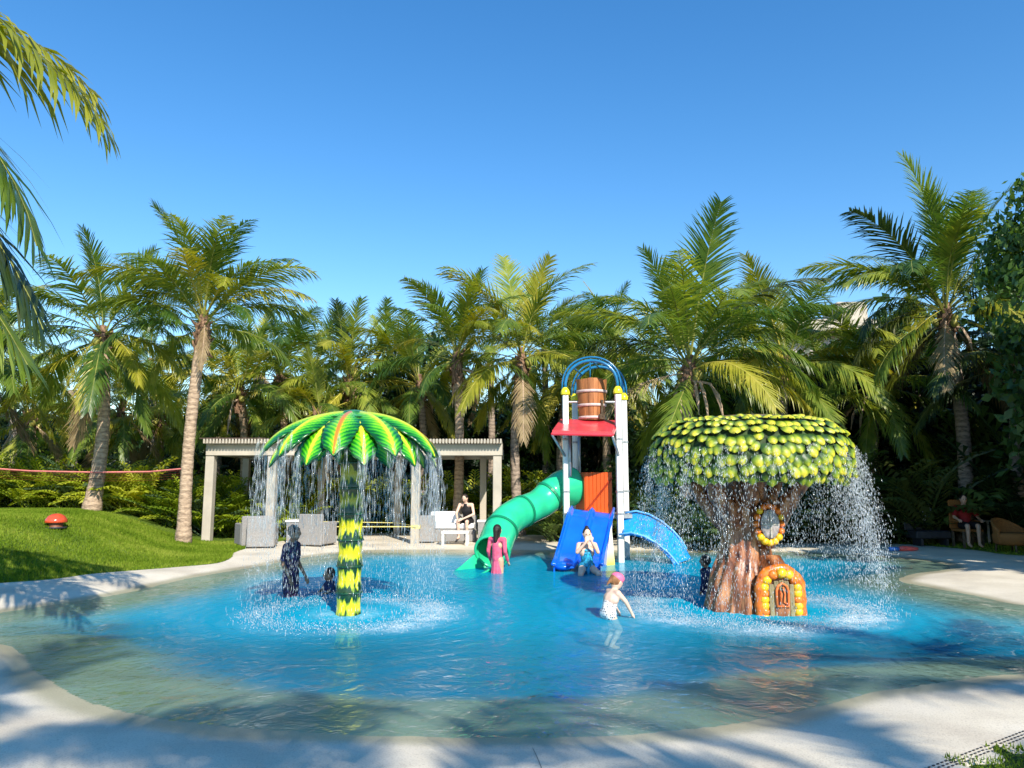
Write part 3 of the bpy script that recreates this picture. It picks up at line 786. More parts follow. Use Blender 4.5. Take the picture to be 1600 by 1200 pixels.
hp(1506, 800, 1478, 492, 20, 'tall coconut palm with wide crown and dark ringed trunk on the shaded right bank', L=3.7, n=15, seed=14, r0=.2, r1=.15, tr='trunk_d', coco=6, stalks=1, emin=-50, kind='g', yellow=.05,
   spec=[(93, 0, 4.5, 'g'), (99, -.5, 4.2, 'g'), (66, -.5, 4.0, 'g'), (85, .5, 4.1, 'g'), (118, .5, 4.0, 'g'), (48, -.5, 3.8, 'g'), (134, -.6, 3.8, 'g'), (80, .1, 4.21, 'g'), (112, -.1, 4.21, 'd'), (125, .1, 3.98, 'g'), (72, -.2, 4.09, 'd'), (140, -.2, 3.74, 'g'), (155, .1, 3.51, 'g'), (168, -.2, 3.63, 'd'), (182, -.2, 3.39, 'd'), (55, .1, 3.63, 'g'), (38, -.2, 3.51, 'g'), (15, 0, 3.51, 'd'), (-5, -.2, 2.81, 'y'), (205, -.4, 2.69, 'y')])
hp(47, 765, 47, 655, 25, 'short coconut palm with yellowish fronds at the far left edge', L=2.6, n=20, seed=21, r0=.14, yellow=.4, stalks=3, coco=3)
hp(187, 775, 190, 640, 24.5, 'slim young coconut palm between the two leaning trunks on the left', L=2.8, n=18, seed=22, r0=.12, r1=.09, yellow=.35)
hp(243, 772, 250, 655, 26, 'low coconut palm partly hidden behind the pale slanting trunk', L=2.8, n=16, seed=23, r0=.14, tr='trunk_d', yellow=.3)
hp(376, 770, 375, 610, 25, 'coconut palm whose trunk shows through the left bay of the pergola', L=3.1, n=20, seed=24, r0=.15, stalks=3, tr='trunk', yellow=.2)
hp(497, 790, 500, 650, 24.5, 'low shaggy palm behind the slatted pergola with dry hanging stalks', L=2.5, n=16, seed=33, r0=.14, stalks=4, yellow=.2, dead=.2)
hp(440, 800, 437, 590, 26.5, 'coconut palm with one frond standing upright left of the green umbrella fountain', L=3.3, n=18, seed=25, spec=[(92, 0, 3.2, 'g'), (62, .1, 3.5, 'g')])
hp(546, 800, 546, 600, 26, 'coconut palm directly behind the top of the green umbrella fountain', L=3.2, n=20, seed=26, spec=[(90, -.1, 2.9, 'd'), (75, .2, 2.9, 'g'), (108, .1, 2.8, 'g')], stalks=2, yellow=.3)
hp(655, 760, 655, 600, 26, 'coconut palm just left of the slim straight trunk, arching fronds to the left', L=3.1, n=19, seed=27, stalks=3, tr='trunk_d', yellow=.25, spec=[(115, -.2, 3.2, 'y'), (140, -.1, 3.2, 'y'), (95, .1, 3.0, 'g')])
hp(955, 780, 955, 560, 27, 'coconut palm behind the hoops of the bucket tower', L=3.2, n=22, seed=28, yellow=.2)
hp(880, 780, 885, 590, 28, 'coconut palm between the bucket tower and the grey trunked palm', L=3.2, n=20, seed=35, yellow=.3, tr='trunk_d')
hp(1235, 780, 1228, 575, 21.5, 'coconut palm with a long arching rib behind the right half of the mushroom shaped tree', L=3.6, n=17, seed=29, yellow=.2, tr='trunk_d', spec=[(30, -.2, 3.2, 'y'), (60, 0, 2.6, 'g'), (10, -.2, 3.2, 'y')])
hp(1165, 790, 1165, 560, 25, 'coconut palm in the second row right of the big crown with flower stalks', L=3.2, n=18, seed=30, tr='trunk_d')
hp(1375, 780, 1370, 600, 22, 'low coconut palm in the shade between the mushroom shaped tree and the dark ringed trunk', L=3.2, n=20, seed=31, yellow=.12, tr='trunk_d', stalks=2)
hp(-70, 800, -60, 560, 20, 'coconut palm whose fronds reach in at the left edge above the mound', L=3.4, n=22, seed=32, yellow=.2)
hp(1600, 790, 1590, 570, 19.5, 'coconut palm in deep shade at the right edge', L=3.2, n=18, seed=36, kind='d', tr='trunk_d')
# far second row filling the skyline; each still a tree
rows = [(15, 560, 29, 41, 'behind the short yellowish palm at the left edge'), (110, 610, 30, 42, 'just left of the curved trunk on the mound'), (235, 560, 30, 43, 'between the two tallest left palms'), (335, 600, 30, 44, 'just right of the pale slanting trunk'),
        (400, 570, 31, 45, 'above the left bay of the pergola'), (495, 575, 31, 46, 'above the left shoulder of the green umbrella'), (600, 575, 31, 47, 'above the right shoulder of the green umbrella'), (765, 560, 30, 49, 'between the slim straight trunk and the grey trunk'),
        (850, 540, 31, 50, 'left of the bucket hoops'), (920, 570, 32, 51, 'directly over the blue bucket hoops'), (1010, 560, 30, 52, 'between the bucket hoops and the big palm with flower stalks'), (1120, 570, 30, 53, 'right of the big palm with flower stalks'),
        (1290, 590, 28, 54, 'in front of the distant cream building'), (1440, 600, 25, 56, 'left of the ringed trunk on the shaded bank')]
for i, (px, cy, Y, sd, wh) in enumerate(rows):
    hp(px, 780, px, cy, Y, 'back row palm crown ' + wh, group='coconut palms in the back row', L=3.3, n=15, seed=sd, yellow=.2, tr='trunk_d', coco=0, boots=False)

# the near palm off the left edge, its frond tips hang into the picture
pn = palm((-9.4, 5.4, 0), (-8.1, 5.9, 5.62), 'near coconut palm beyond the left edge whose drooping frond tips hang into the sky', L=3.0, n=6, seed=61, r0=.2, yellow=.2, emin=-40,
     spec=[(18, .0, 4.95, 'y'), (24, .10, 4.5, 'y'), (4, .0, 4.9, 'g'), (-12, .02, 5.0, 'd'), (-24, .05, 5.1, 'g')],
     skip=lambda az, el: (math.cos(az) > .1 and el > -45))

# palms behind the photographer: their shade falls on the near deck
for (tx, ty, h, sd, l, n) in ((-3.6, 3.9, 7.2, 71, 3.2, 18), (-.3, 2.9, 6.4, 72, 3.0, 17), (2.5, 3.0, 6.4, 73, 3.0, 17), (5.0, 5.6, 6.6, 74, 2.9, 13), (8.6, 6.0, 6.8, 75, 2.8, 11)):
    kx = h / math.tan(SUN_EL); x = tx + SUN_DIR.x * kx; y = ty + SUN_DIR.y * kx
    palm((x - .4, y - .3, 0), (x, y, h), 'coconut palm standing behind the photographer, seen only as shade', group='palms shading the near deck', L=l, n=n, seed=sd, r0=.16, emin=-30, dead=0)

# ------------------------------------------------------------------ broadleaf trees
def leaf_cloud(seed, rx, ry, rz, nclump, nleaf, ls, spread=.55, shell=.55):
    rs = np.random.RandomState(seed)
    d = rs.normal(size=(nclump, 3)); d /= np.linalg.norm(d, axis=1)[:, None]
    rad = shell + (1 - shell) * rs.rand(nclump)
    c = d * rad[:, None] * np.array([rx, ry, rz]) * (1 + .16 * rs.normal(size=(nclump, 1)))
    cs = spread * rs.uniform(.55, 1.2, nclump)
    idx = np.repeat(np.arange(nclump), nleaf)
    n = len(idx)
    off = rs.normal(size=(n, 3)); off /= np.linalg.norm(off, axis=1)[:, None]; off *= (rs.rand(n) ** .5)[:, None] * cs[idx][:, None]; off[:, 2] *= .62
    p = c[idx] + off
    a = rs.normal(size=(n, 3)); a[:, 2] -= .3; a /= np.linalg.norm(a, axis=1)[:, None]
    b = rs.normal(size=(n, 3)); b -= (b * a).sum(1)[:, None] * a; b /= np.linalg.norm(b, axis=1)[:, None]
    l = ls * rs.uniform(.6, 1.3, n)[:, None]
    v = np.stack([p, p + a * l * .5 + b * l * .26, p + a * l, p + a * l * .5 - b * l * .26], 1).reshape(-1, 3)
    me = bpy.data.meshes.new('foliage')
    me.vertices.add(4 * n); me.vertices.foreach_set('co', v.ravel()); me.loops.add(4 * n); me.loops.foreach_set('vertex_index', np.arange(4 * n))
    me.polygons.add(n); me.polygons.foreach_set('loop_start', np.arange(0, 4 * n, 4)); me.polygons.foreach_set('loop_total', np.full(n, 4)); me.update(calc_edges=True)
    return me, c
BT = []
for k in range(4):
    me, c = leaf_cloud(100 + k, 2.3, 2.1, 2.3, 70, 85, .26, .75)
    BT.append((me, c))
def trunk_mesh(h, cl, seed, r=.16):
    rr = random.Random(seed); mb = MB()
    mb.tube([(0, 0, -.2), (.05, 0, h * .5), (0, .05, h)], [r * 1.3, r, r * .7], 8)
    for i in range(7):
        c = Vector(cl[(i * 9) % len(cl)]) * .8 + Vector((0, 0, h + 1.2))
        mb.tube([(0, 0, h * rr.uniform(.6, 1)), Vector((c.x * .4, c.y * .4, h + (c.z - h) * .5)), c], [r * .5, r * .3, .02], 5)
    return mb.mesh('trunk', True)
BTT = [trunk_mesh(1.6, c, i) for i, (m, c) in enumerate(BT)]
for t_ in BTT: t_.materials.append(M['bark'])
BTM = {}
for k, (me, c) in enumerate(BT):
    for mk in ('broad', 'broad_dark', 'bamboo', 'sunleaf'):
        q = me.copy(); q.materials.append(M[mk]); BTM[(k, mk)] = q
def btree(x, y, s, k, label, group, mat='broad', z=0.0, sz=1.0, rz=None, hz=1.6):
    t = thing('broadleaf_tree', (x, y, z), label, 'tree', group, rz=random.uniform(0, 6.28) if rz is None else rz)
    if hz > 3:
        mb = MB(); top_ = (hz - 1.6) * s * sz; mb.tube([(0, 0, -.2), (.15, .1, top_ * .5), (0, 0, top_ + .3)], [.2, .16, .13], 9); build('lower_trunk', mb, M['bark'], t, smooth=True)
        link('trunk', BTT[k % 4], None, t, (0, 0, top_), None, (s, s, s))
    else: link('trunk', BTT[k % 4], None, t, scale=(s, s, s * sz * max(1, hz / 1.6)))
    link('crown', BTM[(k % 4, mat)], None, t, (0, 0, (hz + 1.2) * s * sz), None, (s, s, s * sz))
    return t
# dark wall of trees behind the palms
i = 0
for x in np.arange(-34, 22, 2.5):
    for y, s in ((33.5, 1.15), (36.5, 1.45)):
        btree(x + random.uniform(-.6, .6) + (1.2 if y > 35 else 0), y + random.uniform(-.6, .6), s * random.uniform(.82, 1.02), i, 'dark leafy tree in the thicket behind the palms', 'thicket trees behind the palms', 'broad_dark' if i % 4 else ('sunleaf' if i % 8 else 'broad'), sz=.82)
        i += 1
for x in np.arange(-30, 20, 2.2):
    btree(x + random.uniform(-.5, .5), 31 + random.uniform(-.5, .5), .72 * random.uniform(.85, 1.1), i, 'low dark tree filling the gap between the palm trunks', 'low trees between the palm trunks', 'broad_dark' if i % 3 else 'broad', hz=.4)
    i += 1
c = at(652, 470, 30); btree(c.x, 30, 1.0, 1, 'bright green leafy tree showing above the palms left of the slim straight trunk', None, 'broad', sz=1.55)
c = at(930, 500, 31); btree(c.x, 31, 1.1, 2, 'leafy tree showing over the palms behind the bucket tower', None, 'broad', sz=1.25)
# shaded right bank
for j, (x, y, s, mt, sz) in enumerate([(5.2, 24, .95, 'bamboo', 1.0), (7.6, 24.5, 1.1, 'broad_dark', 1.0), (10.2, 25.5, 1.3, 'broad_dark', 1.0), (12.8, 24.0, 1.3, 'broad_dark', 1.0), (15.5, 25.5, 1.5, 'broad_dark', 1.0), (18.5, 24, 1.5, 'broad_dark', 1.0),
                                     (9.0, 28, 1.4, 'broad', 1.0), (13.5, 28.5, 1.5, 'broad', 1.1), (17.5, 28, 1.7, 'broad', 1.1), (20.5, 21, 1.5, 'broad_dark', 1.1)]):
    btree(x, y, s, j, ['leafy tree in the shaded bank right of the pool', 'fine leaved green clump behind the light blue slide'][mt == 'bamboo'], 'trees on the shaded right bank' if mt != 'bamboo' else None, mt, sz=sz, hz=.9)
btree(10.25, 13, .60, 2, 'leafy tree reaching in at the upper right edge beside the tall palm', None, 'sunleaf', sz=1.3, hz=6.2)
# canopy overhead on the right that keeps the bank dark
for j, (x, y, s) in enumerate([(14.2, 10.0, 1.5), (17.5, 12.5, 1.6), (16.5, 7.5, 1.5), (20.0, 16.0, 1.6), (15.8, 17.5, 1.05), (13.6, 13.0, 1.3), (16.0, 14.2, 1.4), (12.9, 15.6, 1.0), (14.6, 17.0, 1.1)]):
    btree(x, y, s, j + 1, 'tall shade tree standing beyond the right edge', 'shade trees beyond the right edge', 'broad', sz=1.15, hz=2.0)

# ------------------------------------------------------------------ areca shrubs of the hedge
def areca_mesh(seed, n=26, L=1.25, up=(35, 85), nl=13, lw=.05, ll=.34):
    rr = random.Random(seed); mb = MB()
    for i in range(n):
        az = rr.uniform(0, 6.28); e0 = rr.uniform(*up); l = L * rr.uniform(.65, 1.15); dr = rr.uniform(35, 80)
        p = Vector((rr.uniform(-.22, .22), rr.uniform(-.22, .22), 0)); K = 7; pts = [p]; ts = []
        for k in range(K):
            e = R(e0 - dr * ((k + .5) / K) ** 1.4); t = Vector((math.cos(e) * math.cos(az), math.cos(e) * math.sin(az), math.sin(e))); ts.append(t); pts.append(pts[-1] + t * (l / K))
        ts.append(ts[-1])
        mb.tube(pts, [.014] * K + [.004], 3, cap=False)
        for j in range(nl):
            s = .22 + .78 * j / nl; k = int(s * K); q = pts[k].lerp(pts[min(K, k + 1)], s * K - k); T = ts[k]
            S = Vector((-math.sin(az), math.cos(az), 0)); Nn = T.cross(S); Nn = Nn if Nn.z > 0 else -Nn
            for sd in (-1, 1):
                d = (T * .75 + S * sd * .8 + Nn * .3).normalized(); le = ll * math.sin(math.pi * (.2 + .7 * s)) * rr.uniform(.8, 1.15)
                Wd = (T - d * T.dot(d)).normalized() * lw * .5
                m = q + d * le * .5; e = q + d * le * .85 + Vector((0, 0, -le * .3))
                mb.add([q, m + Wd, e, m - Wd], [(0, 1, 2, 3)])
    me = mb.mesh('foliage'); return me
AR = {}
for k in range(5):
    b = areca_mesh(200 + k)
    for mk in ('areca', 'bamboo', 'broad_dark', 'fern', 'frond_dark'):
        q = b.copy(); q.materials.append(M[mk]); AR[(k, mk)] = q
def areca(x, y, s, k, label, group, mk='areca', cat='shrub', z=None):
    t = thing('areca_shrub', (x, y, h_at(x, y) if z is None else z), label, cat, group, rz=random.uniform(0, 6.28))
    link('foliage', AR[(k % 5, mk)], None, t, scale=(s, s, s * random.uniform(.85, 1.1)))
    return t
k = 0
for px in range(-60, 470, 19):
    Y = random.uniform(21.0, 23.5) if px > 250 else random.uniform(21, 24)
    c = at(px, 800, Y); areca(c.x, Y, random.uniform(1.25, 1.7), k, 'yellow green areca shrub in the hedge behind the lawn mound', 'areca shrubs behind the lawn mound', 'areca' if k % 5 else 'fern'); k += 1
for px in range(330, 870, 17):
    Y = random.uniform(25.0, 26.6); c = at(px, 800, Y); areca(c.x, Y, random.uniform(1.55, 1.95), k, 'yellow green areca shrub in the hedge behind the pergola', 'areca shrubs behind the pergola', 'areca' if k % 6 else 'fern'); k += 1
for px in range(870, 1180, 17):
    Y = random.uniform(20.6, 23); c = at(px, 800, Y); areca(c.x, Y, random.uniform(1.2, 1.6), k, 'green feathery shrub in the bed behind the light blue slide', 'feathery shrubs behind the light blue slide', ('bamboo', 'fern', 'areca')[k % 3]); k += 1
for px in range(1180, 1480, 20):
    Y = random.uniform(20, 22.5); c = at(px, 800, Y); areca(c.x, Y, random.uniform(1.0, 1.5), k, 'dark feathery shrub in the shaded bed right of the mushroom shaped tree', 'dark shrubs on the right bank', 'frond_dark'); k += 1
# bigger feathery clumps in the right bank
for px, py, Y, s, mk in ((1330, 700, 21, 2.3, 'bamboo'), (1410, 700, 20, 2.5, 'frond_dark'), (1560, 700, 19.5, 2.7, 'frond_dark'), (1530, 700, 21.5, 3.4, 'bamboo'), (1600, 700, 21, 3.6, 'bamboo'), (1350, 700, 24, 3.4, 'bamboo'), (1455, 700, 22.5, 3.2, 'bamboo'), (1270, 700, 22.5, 2.9, 'bamboo'), (1050, 700, 22.2, 1.9, 'bamboo'), (1100, 700, 22.6, 2.0, 'bamboo'), (1040, 700, 19.2, 1.25, 'bamboo'), (1075, 700, 18.9, 1.45, 'fern'), (1105, 700, 18.8, 1.4, 'bamboo'), (1130, 700, 19.1, 1.2, 'fern'), (1060, 700, 19.8, 1.6, 'bamboo')):
    c = at(px, py, Y); areca(c.x, Y, s, k, ('feathery clump ' + ('hazy green, seen left of the mushroom shaped tree' if px < 1150 else 'in the shaded bank right of the pool')), ('feathery clumps left of the tree fountain' if px < 1150 else 'feathery clumps on the right bank'), mk); k += 1
# ------------------------------------------------------------------ distant building
bc = at(1262, 500, 62)
t = thing('distant_building', (bc.x + 1, 62, 0), 'cream multi storey building far behind the palms on the right', 'building')
mb = MB(); H_ = bc.z
for k in range(5): mb.box((0, 0, H_ - 1.2 - k * 3.1), (9, 7, 1.0), bev=.05)
build('balcony_band', mb, M['cream'], t)
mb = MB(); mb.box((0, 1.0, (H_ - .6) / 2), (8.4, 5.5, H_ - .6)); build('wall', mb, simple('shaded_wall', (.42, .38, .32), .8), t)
mb = MB(); mb.box((2.2, 0, H_ + .3), (2.6, 3, 1.9), bev=.1); build('roof_housing', mb, M['cream'], t)
for k in range(4):
    for j in range(5):
        mb = MB(); mb.box((0, 0, 0), (1.1, .1, 1.6)); build('window', mb, M['paneg'], t).location = (-3.4 + j * 1.7, -1.85, H_ - 2.8 - k * 3.1)

# ------------------------------------------------------------------ green umbrella fountain
PC = FEAT[0][0]; TC = FEAT[1][0]
pf = thing('palm_umbrella_fountain', (PC.x, PC.y, -.45), 'green palm shaped umbrella fountain with yellow and green segmented pole', 'fountain')
def mat_pole(shaded_=False):
    m, nt, out = mat_new('yellow_green_pole_shaded' if shaded_ else 'yellow_green_pole')
    tc = N(nt, 'TexCoord'); uv = N(nt, 'UVMap'); sp = N(nt, 'SeparateXYZ'); nt.links.new(uv.outputs[0], sp.inputs[0])
    mp = N(nt, 'Mapping'); mp.inputs['Scale'].default_value = (1, 1, .22); nt.links.new(tc.outputs['Object'], mp.inputs[0])
    nz = N(nt, 'TexNoise'); nz.inputs['Scale'].default_value = 22; nz.inputs['Detail'].default_value = 2; nt.links.new(mp.outputs[0], nz.inputs[0])
    # distance from segment middle
    a = N(nt, 'Math', operation='SUBTRACT'); a.inputs[1].default_value = .5; nt.links.new(sp.outputs['X'], a.inputs[0])
    b = N(nt, 'Math', operation='ABSOLUTE'); nt.links.new(a.outputs[0], b.inputs[0])
    c = N(nt, 'Math', operation='MULTIPLY_ADD'); c.inputs[1].default_value = 1.25; nt.links.new(nz.outputs['Fac'], c.inputs[0]); nt.links.new(b.outputs[0], c.inputs[2])
    r = ramp(nt, c.outputs[0], [(.76, (.72, .62, .008) if not shaded_ else (.34, .34, .012)), (.88, (.20, .34, .01) if not shaded_ else (.05, .14, .012)), (.95, (.005, .04, .012))])
    p = N(nt, 'BsdfPrincipled'); p.inputs['Roughness'].default_value = .3; p.inputs['Coat Weight'].default_value = .4
    nt.links.new(r.outputs[0], p.inputs['Base Color']); nt.links.new(p.outputs[0], out.inputs[0]); return m
M['pole'] = mat_pole(); M['pole_shaded'] = mat_pole(True); M['joint'] = simple('dark_green_joint', (.01, .06, .025), .35, .4, 20, coat=.4)
SEG = .331
for k in range(8):
    mb = MB(); z0 = k * SEG - (0 if k else 0)
    def fn(u, v, z0=z0):
        th = v * 2 * math.pi; r = .150 + .016 * (math.cos((u - .0) * math.pi * 2) * .5 + .5) - .010 * u
        r *= 1 + .035 * math.sin(th * 9 + k * 2) * (1 - (2 * u - 1) ** 2)
        return (math.cos(th) * r, math.sin(th) * r, z0 + u * SEG)
    mb.grid(fn, 10, 36)
    sg = build('trunk_segment', mb, M['pole'] if k < 5 else M['pole_shaded'], pf, smooth=True)  # upper segments: same pattern darkened, the canopy's shade put into the colour
for k in range(1, 8):
    mb = MB(); mb.lathe([(.150, -.014), (.172, -.008), (.176, .003), (.168, .013), (.15, .018)], n=28); build('joint_ring', mb, M['joint'], pf, smooth=True).location = (0, 0, k * SEG)
def mat_fleaf(mid, name):
    m, nt, out = mat_new(name)
    uv = N(nt, 'UVMap'); sp = N(nt, 'SeparateXYZ'); nt.links.new(uv.outputs[0], sp.inputs[0])
    a = N(nt, 'Math', operation='SUBTRACT'); a.inputs[1].default_value = .5; nt.links.new(sp.outputs['Y'], a.inputs[0])
    b = N(nt, 'Math', operation='ABSOLUTE'); nt.links.new(a.outputs[0], b.inputs[0])           # 0 rib .. .5 edge
    k = N(nt, 'Math', operation='MULTIPLY_ADD'); k.inputs[1].default_value = .42; nt.links.new(b.outputs[0], k.inputs[0]); nt.links.new(sp.outputs['X'], k.inputs[2])
    s = N(nt, 'Math', operation='MULTIPLY'); s.inputs[1].default_value = 2 * math.pi * 15; nt.links.new(k.outputs[0], s.inputs[0])
    sn = N(nt, 'Math', operation='SINE'); nt.links.new(s.outputs[0], sn.inputs[0])
    tc = N(nt, 'TexCoord'); nz = N(nt, 'TexNoise'); nz.inputs['Scale'].default_value = 7; nt.links.new(tc.outputs['Object'], nz.inputs[0])
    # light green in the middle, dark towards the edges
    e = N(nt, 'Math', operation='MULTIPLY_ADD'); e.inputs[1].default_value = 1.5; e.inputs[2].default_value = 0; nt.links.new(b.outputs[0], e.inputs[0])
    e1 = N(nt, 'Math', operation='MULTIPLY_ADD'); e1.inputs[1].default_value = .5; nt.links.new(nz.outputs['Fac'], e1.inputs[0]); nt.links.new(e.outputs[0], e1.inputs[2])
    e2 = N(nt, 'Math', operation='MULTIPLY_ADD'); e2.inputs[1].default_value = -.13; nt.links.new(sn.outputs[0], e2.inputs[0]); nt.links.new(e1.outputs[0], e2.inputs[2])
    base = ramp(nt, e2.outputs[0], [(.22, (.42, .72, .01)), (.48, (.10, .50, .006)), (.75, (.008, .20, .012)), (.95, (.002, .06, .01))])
    rb = ramp(nt, b.outputs[0], [(.03, (1, 1, 1)), (.075, (0, 0, 0))])
    mx = N(nt, 'MixRGB'); nt.links.new(rb.outputs[0], mx.inputs[0]); nt.links.new(base.outputs[0], mx.inputs[1]); mx.inputs[2].default_value = mid + (1,)
    p = N(nt, 'BsdfPrincipled'); p.inputs['Roughness'].default_value = .3; p.inputs['Coat Weight'].default_value = .4
    nt.links.new(mx.outputs[0], p.inputs['Base Color']); nt.links.new(p.outputs[0], out.inputs[0]); return m
M['fl_y'] = mat_fleaf((.62, .72, .03), 'fountain_leaf'); M['fl_r'] = mat_fleaf((.62, .20, .02), 'fountain_leaf_orange_rib')
M['fl_u'] = simple('leaf_underside', (.01, .09, .03), .5, .3, 8)
def fleaf(L, W, drop, seed):
    mb = MB()
    def fn(u, v):
        w = W * (math.sin(math.pi * min(1, .10 + .80 * u ** .85)) ** .75) * (1 if u < .8 else max(0.02, (1 - ((u - .8) / .2) ** 1.8)))
        y = (v - .5) * 2 * w * .5
        c = abs(v - .5) * 2
        ang = 1.38 * u ** 1.05
        x = L * math.sin(ang) / math.sin(1.38); z = -drop * (1 - math.cos(ang)) / (1 - math.cos(1.38))
        z -= .075 * c ** 1.6 * (w / W + .1) ; z += .022 * math.exp(-(c / .10) ** 2)
        z += .006 * math.sin((u + .21 * c) * 2 * math.pi * 15) * (c > .08) * (1 - .3 * c)
        y += .010 * math.sin(u * 60) * c ** 3 * (1 if v > .5 else -1)
        return (x, y, z)
    mb.grid(fn, 44, 14)
    return mb.mesh('leaf', True)
lm = [fleaf(1.12, .42, .58, 1), fleaf(1.05, .40, .64, 2)]
top = 2.53 + .45 - .03
n_up = 10
for ring in (1, 0):
    for k in range(n_up):
        a = 2 * math.pi * (k + (.5 if ring else 0)) / n_up - math.pi / 2 + .02
        me = lm[ring].copy(); red = (ring, k) in ((0, 0), (0, 3), (1, 5))
        # front middle-left leaf carries the orange rib
        pass
        me.materials.append(M['fl_r'] if red else M['fl_y'])
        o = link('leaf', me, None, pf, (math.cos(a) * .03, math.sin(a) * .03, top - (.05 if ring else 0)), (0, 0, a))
        md = o.modifiers.new('thickness', 'SOLIDIFY'); md.thickness = .02; md.offset = -1
mb = MB(); mb.lathe([(.001, .055), (.08, .05), (.17, .03), (.25, -.01), (.27, -.05)], n=24); build('centre_cap', mb, simple('cap_green', (.03, .20, .05), .35, .4, 10, coat=.4), pf, smooth=True).location = (0, 0, top + .01)
mb = MB(); mb.lathe([(.15, -.55), (.17, -.35), (.28, -.16), (.48, -.10), (.50, -.06)], n=20); build('underside_hub', mb, M['fl_u'], pf, smooth=True).location = (0, 0, top)

# ------------------------------------------------------------------ mushroom-crowned tree fountain
tf = thing('tree_fountain', (TC.x, TC.y, -.45), 'brown gnarled tree fountain with a wide crown of green scale leaves', 'fountain')
def mat_ftrunk():
    m, nt, out = mat_new('sculpted_bark')
    tc = N(nt, 'TexCoord'); mp = N(nt, 'Mapping'); mp.inputs['Scale'].default_value = (1, 1, .22); nt.links.new(tc.outputs['Object'], mp.inputs[0])
    nz = N(nt, 'TexNoise'); nz.inputs['Scale'].default_value = 11; nz.inputs['Detail'].default_value = 6; nt.links.new(mp.outputs[0], nz.inputs[0])
    r = ramp(nt, nz.outputs['Fac'], [(.34, (.028, .009, .005)), (.5, (.27, .088, .032)), (.68, (.55, .25, .11))])
    p = N(nt, 'BsdfPrincipled'); p.inputs['Roughness'].default_value = .38; p.inputs['Coat Weight'].default_value = .35; p.inputs['Coat Roughness'].default_value = .2
    nt.links.new(r.outputs[0], p.inputs['Base Color'])
    bp = N(nt, 'Bump'); bp.inputs['Strength'].default_value = .8; bp.inputs['Distance'].default_value = .04; nt.links.new(nz.outputs['Fac'], bp.inputs['Height']); nt.links.new(bp.outputs[0], p.inputs['Normal'])
    nt.links.new(p.outputs[0], out.inputs[0]); return m
M['ftrunk'] = mat_ftrunk()
def tr_centre(z):  # z above pool floor
    return (-.02 + .02 * z, 0)
def tr_r(z):
    return float(np.interp(z, [0, .38, .6, .85, 1.05, 1.25, 1.5, 1.8, 2.1], [.56, .52, .48, .42, .35, .315, .30, .30, .34]))
mb = MB()
def fn(u, v):
    z = u * 2.25; th = v * 2 * math.pi
    cx, cy = tr_centre(z); r = tr_r(z)
    ridge = 0
    for (a, wd, s) in ((-1.9, .17, 1.0), (-2.25, .16, .9), (-2.65, .18, 1.0), (-3.0, .17, .8), (-.3, .2, .9), (.3, .2, .8), (.9, .2, 1), (1.5, .22, .8), (2.1, .2, .9), (2.7, .2, .9), (-1.62, .13, .7)):
        dth = (th - (a + .22 * z) + math.pi) % (2 * math.pi) - math.pi
        ridge += s * math.exp(-(dth / wd) ** 2)
    lower = math.exp(-(z / 1.15) ** 3)
    r *= 1 + (.26 * lower + .07) * (ridge - .55)
    r *= 1 + .03 * math.sin(th * 5 + z * 6)
    return (cx + math.cos(th) * r, cy + math.sin(th) * r * .86, z)
mb.grid(fn, 60, 110)
build('trunk', mb, M['ftrunk'], tf, smooth=True)
for (a, l, z0, z1) in ((-.55, .95, 1.3, 2.35), (-2.5, .8, 1.5, 2.35), (2.6, .8, 1.4, 2.35), (.6, .9, 1.35, 2.35), (-1.6, .55, 1.75, 2.35)):
    mb = MB(); ca, sa = math.cos(a), math.sin(a); pts = []; rad = []
    for i in range(12):
        u = i / 11; x = .12 + (l - .12) * u ** .9; z = z0 + (z1 - z0) * u ** 1.25
        pts.append((ca * x + .02 * math.sin(u * 9), sa * x + .02 * math.cos(u * 8), z)); rad.append(.17 * (1 - .55 * u) * (1 + .06 * math.sin(u * 26)))
    mb.tube(pts, rad, 12); build('branch', mb, M['ftrunk'], tf, smooth=True)
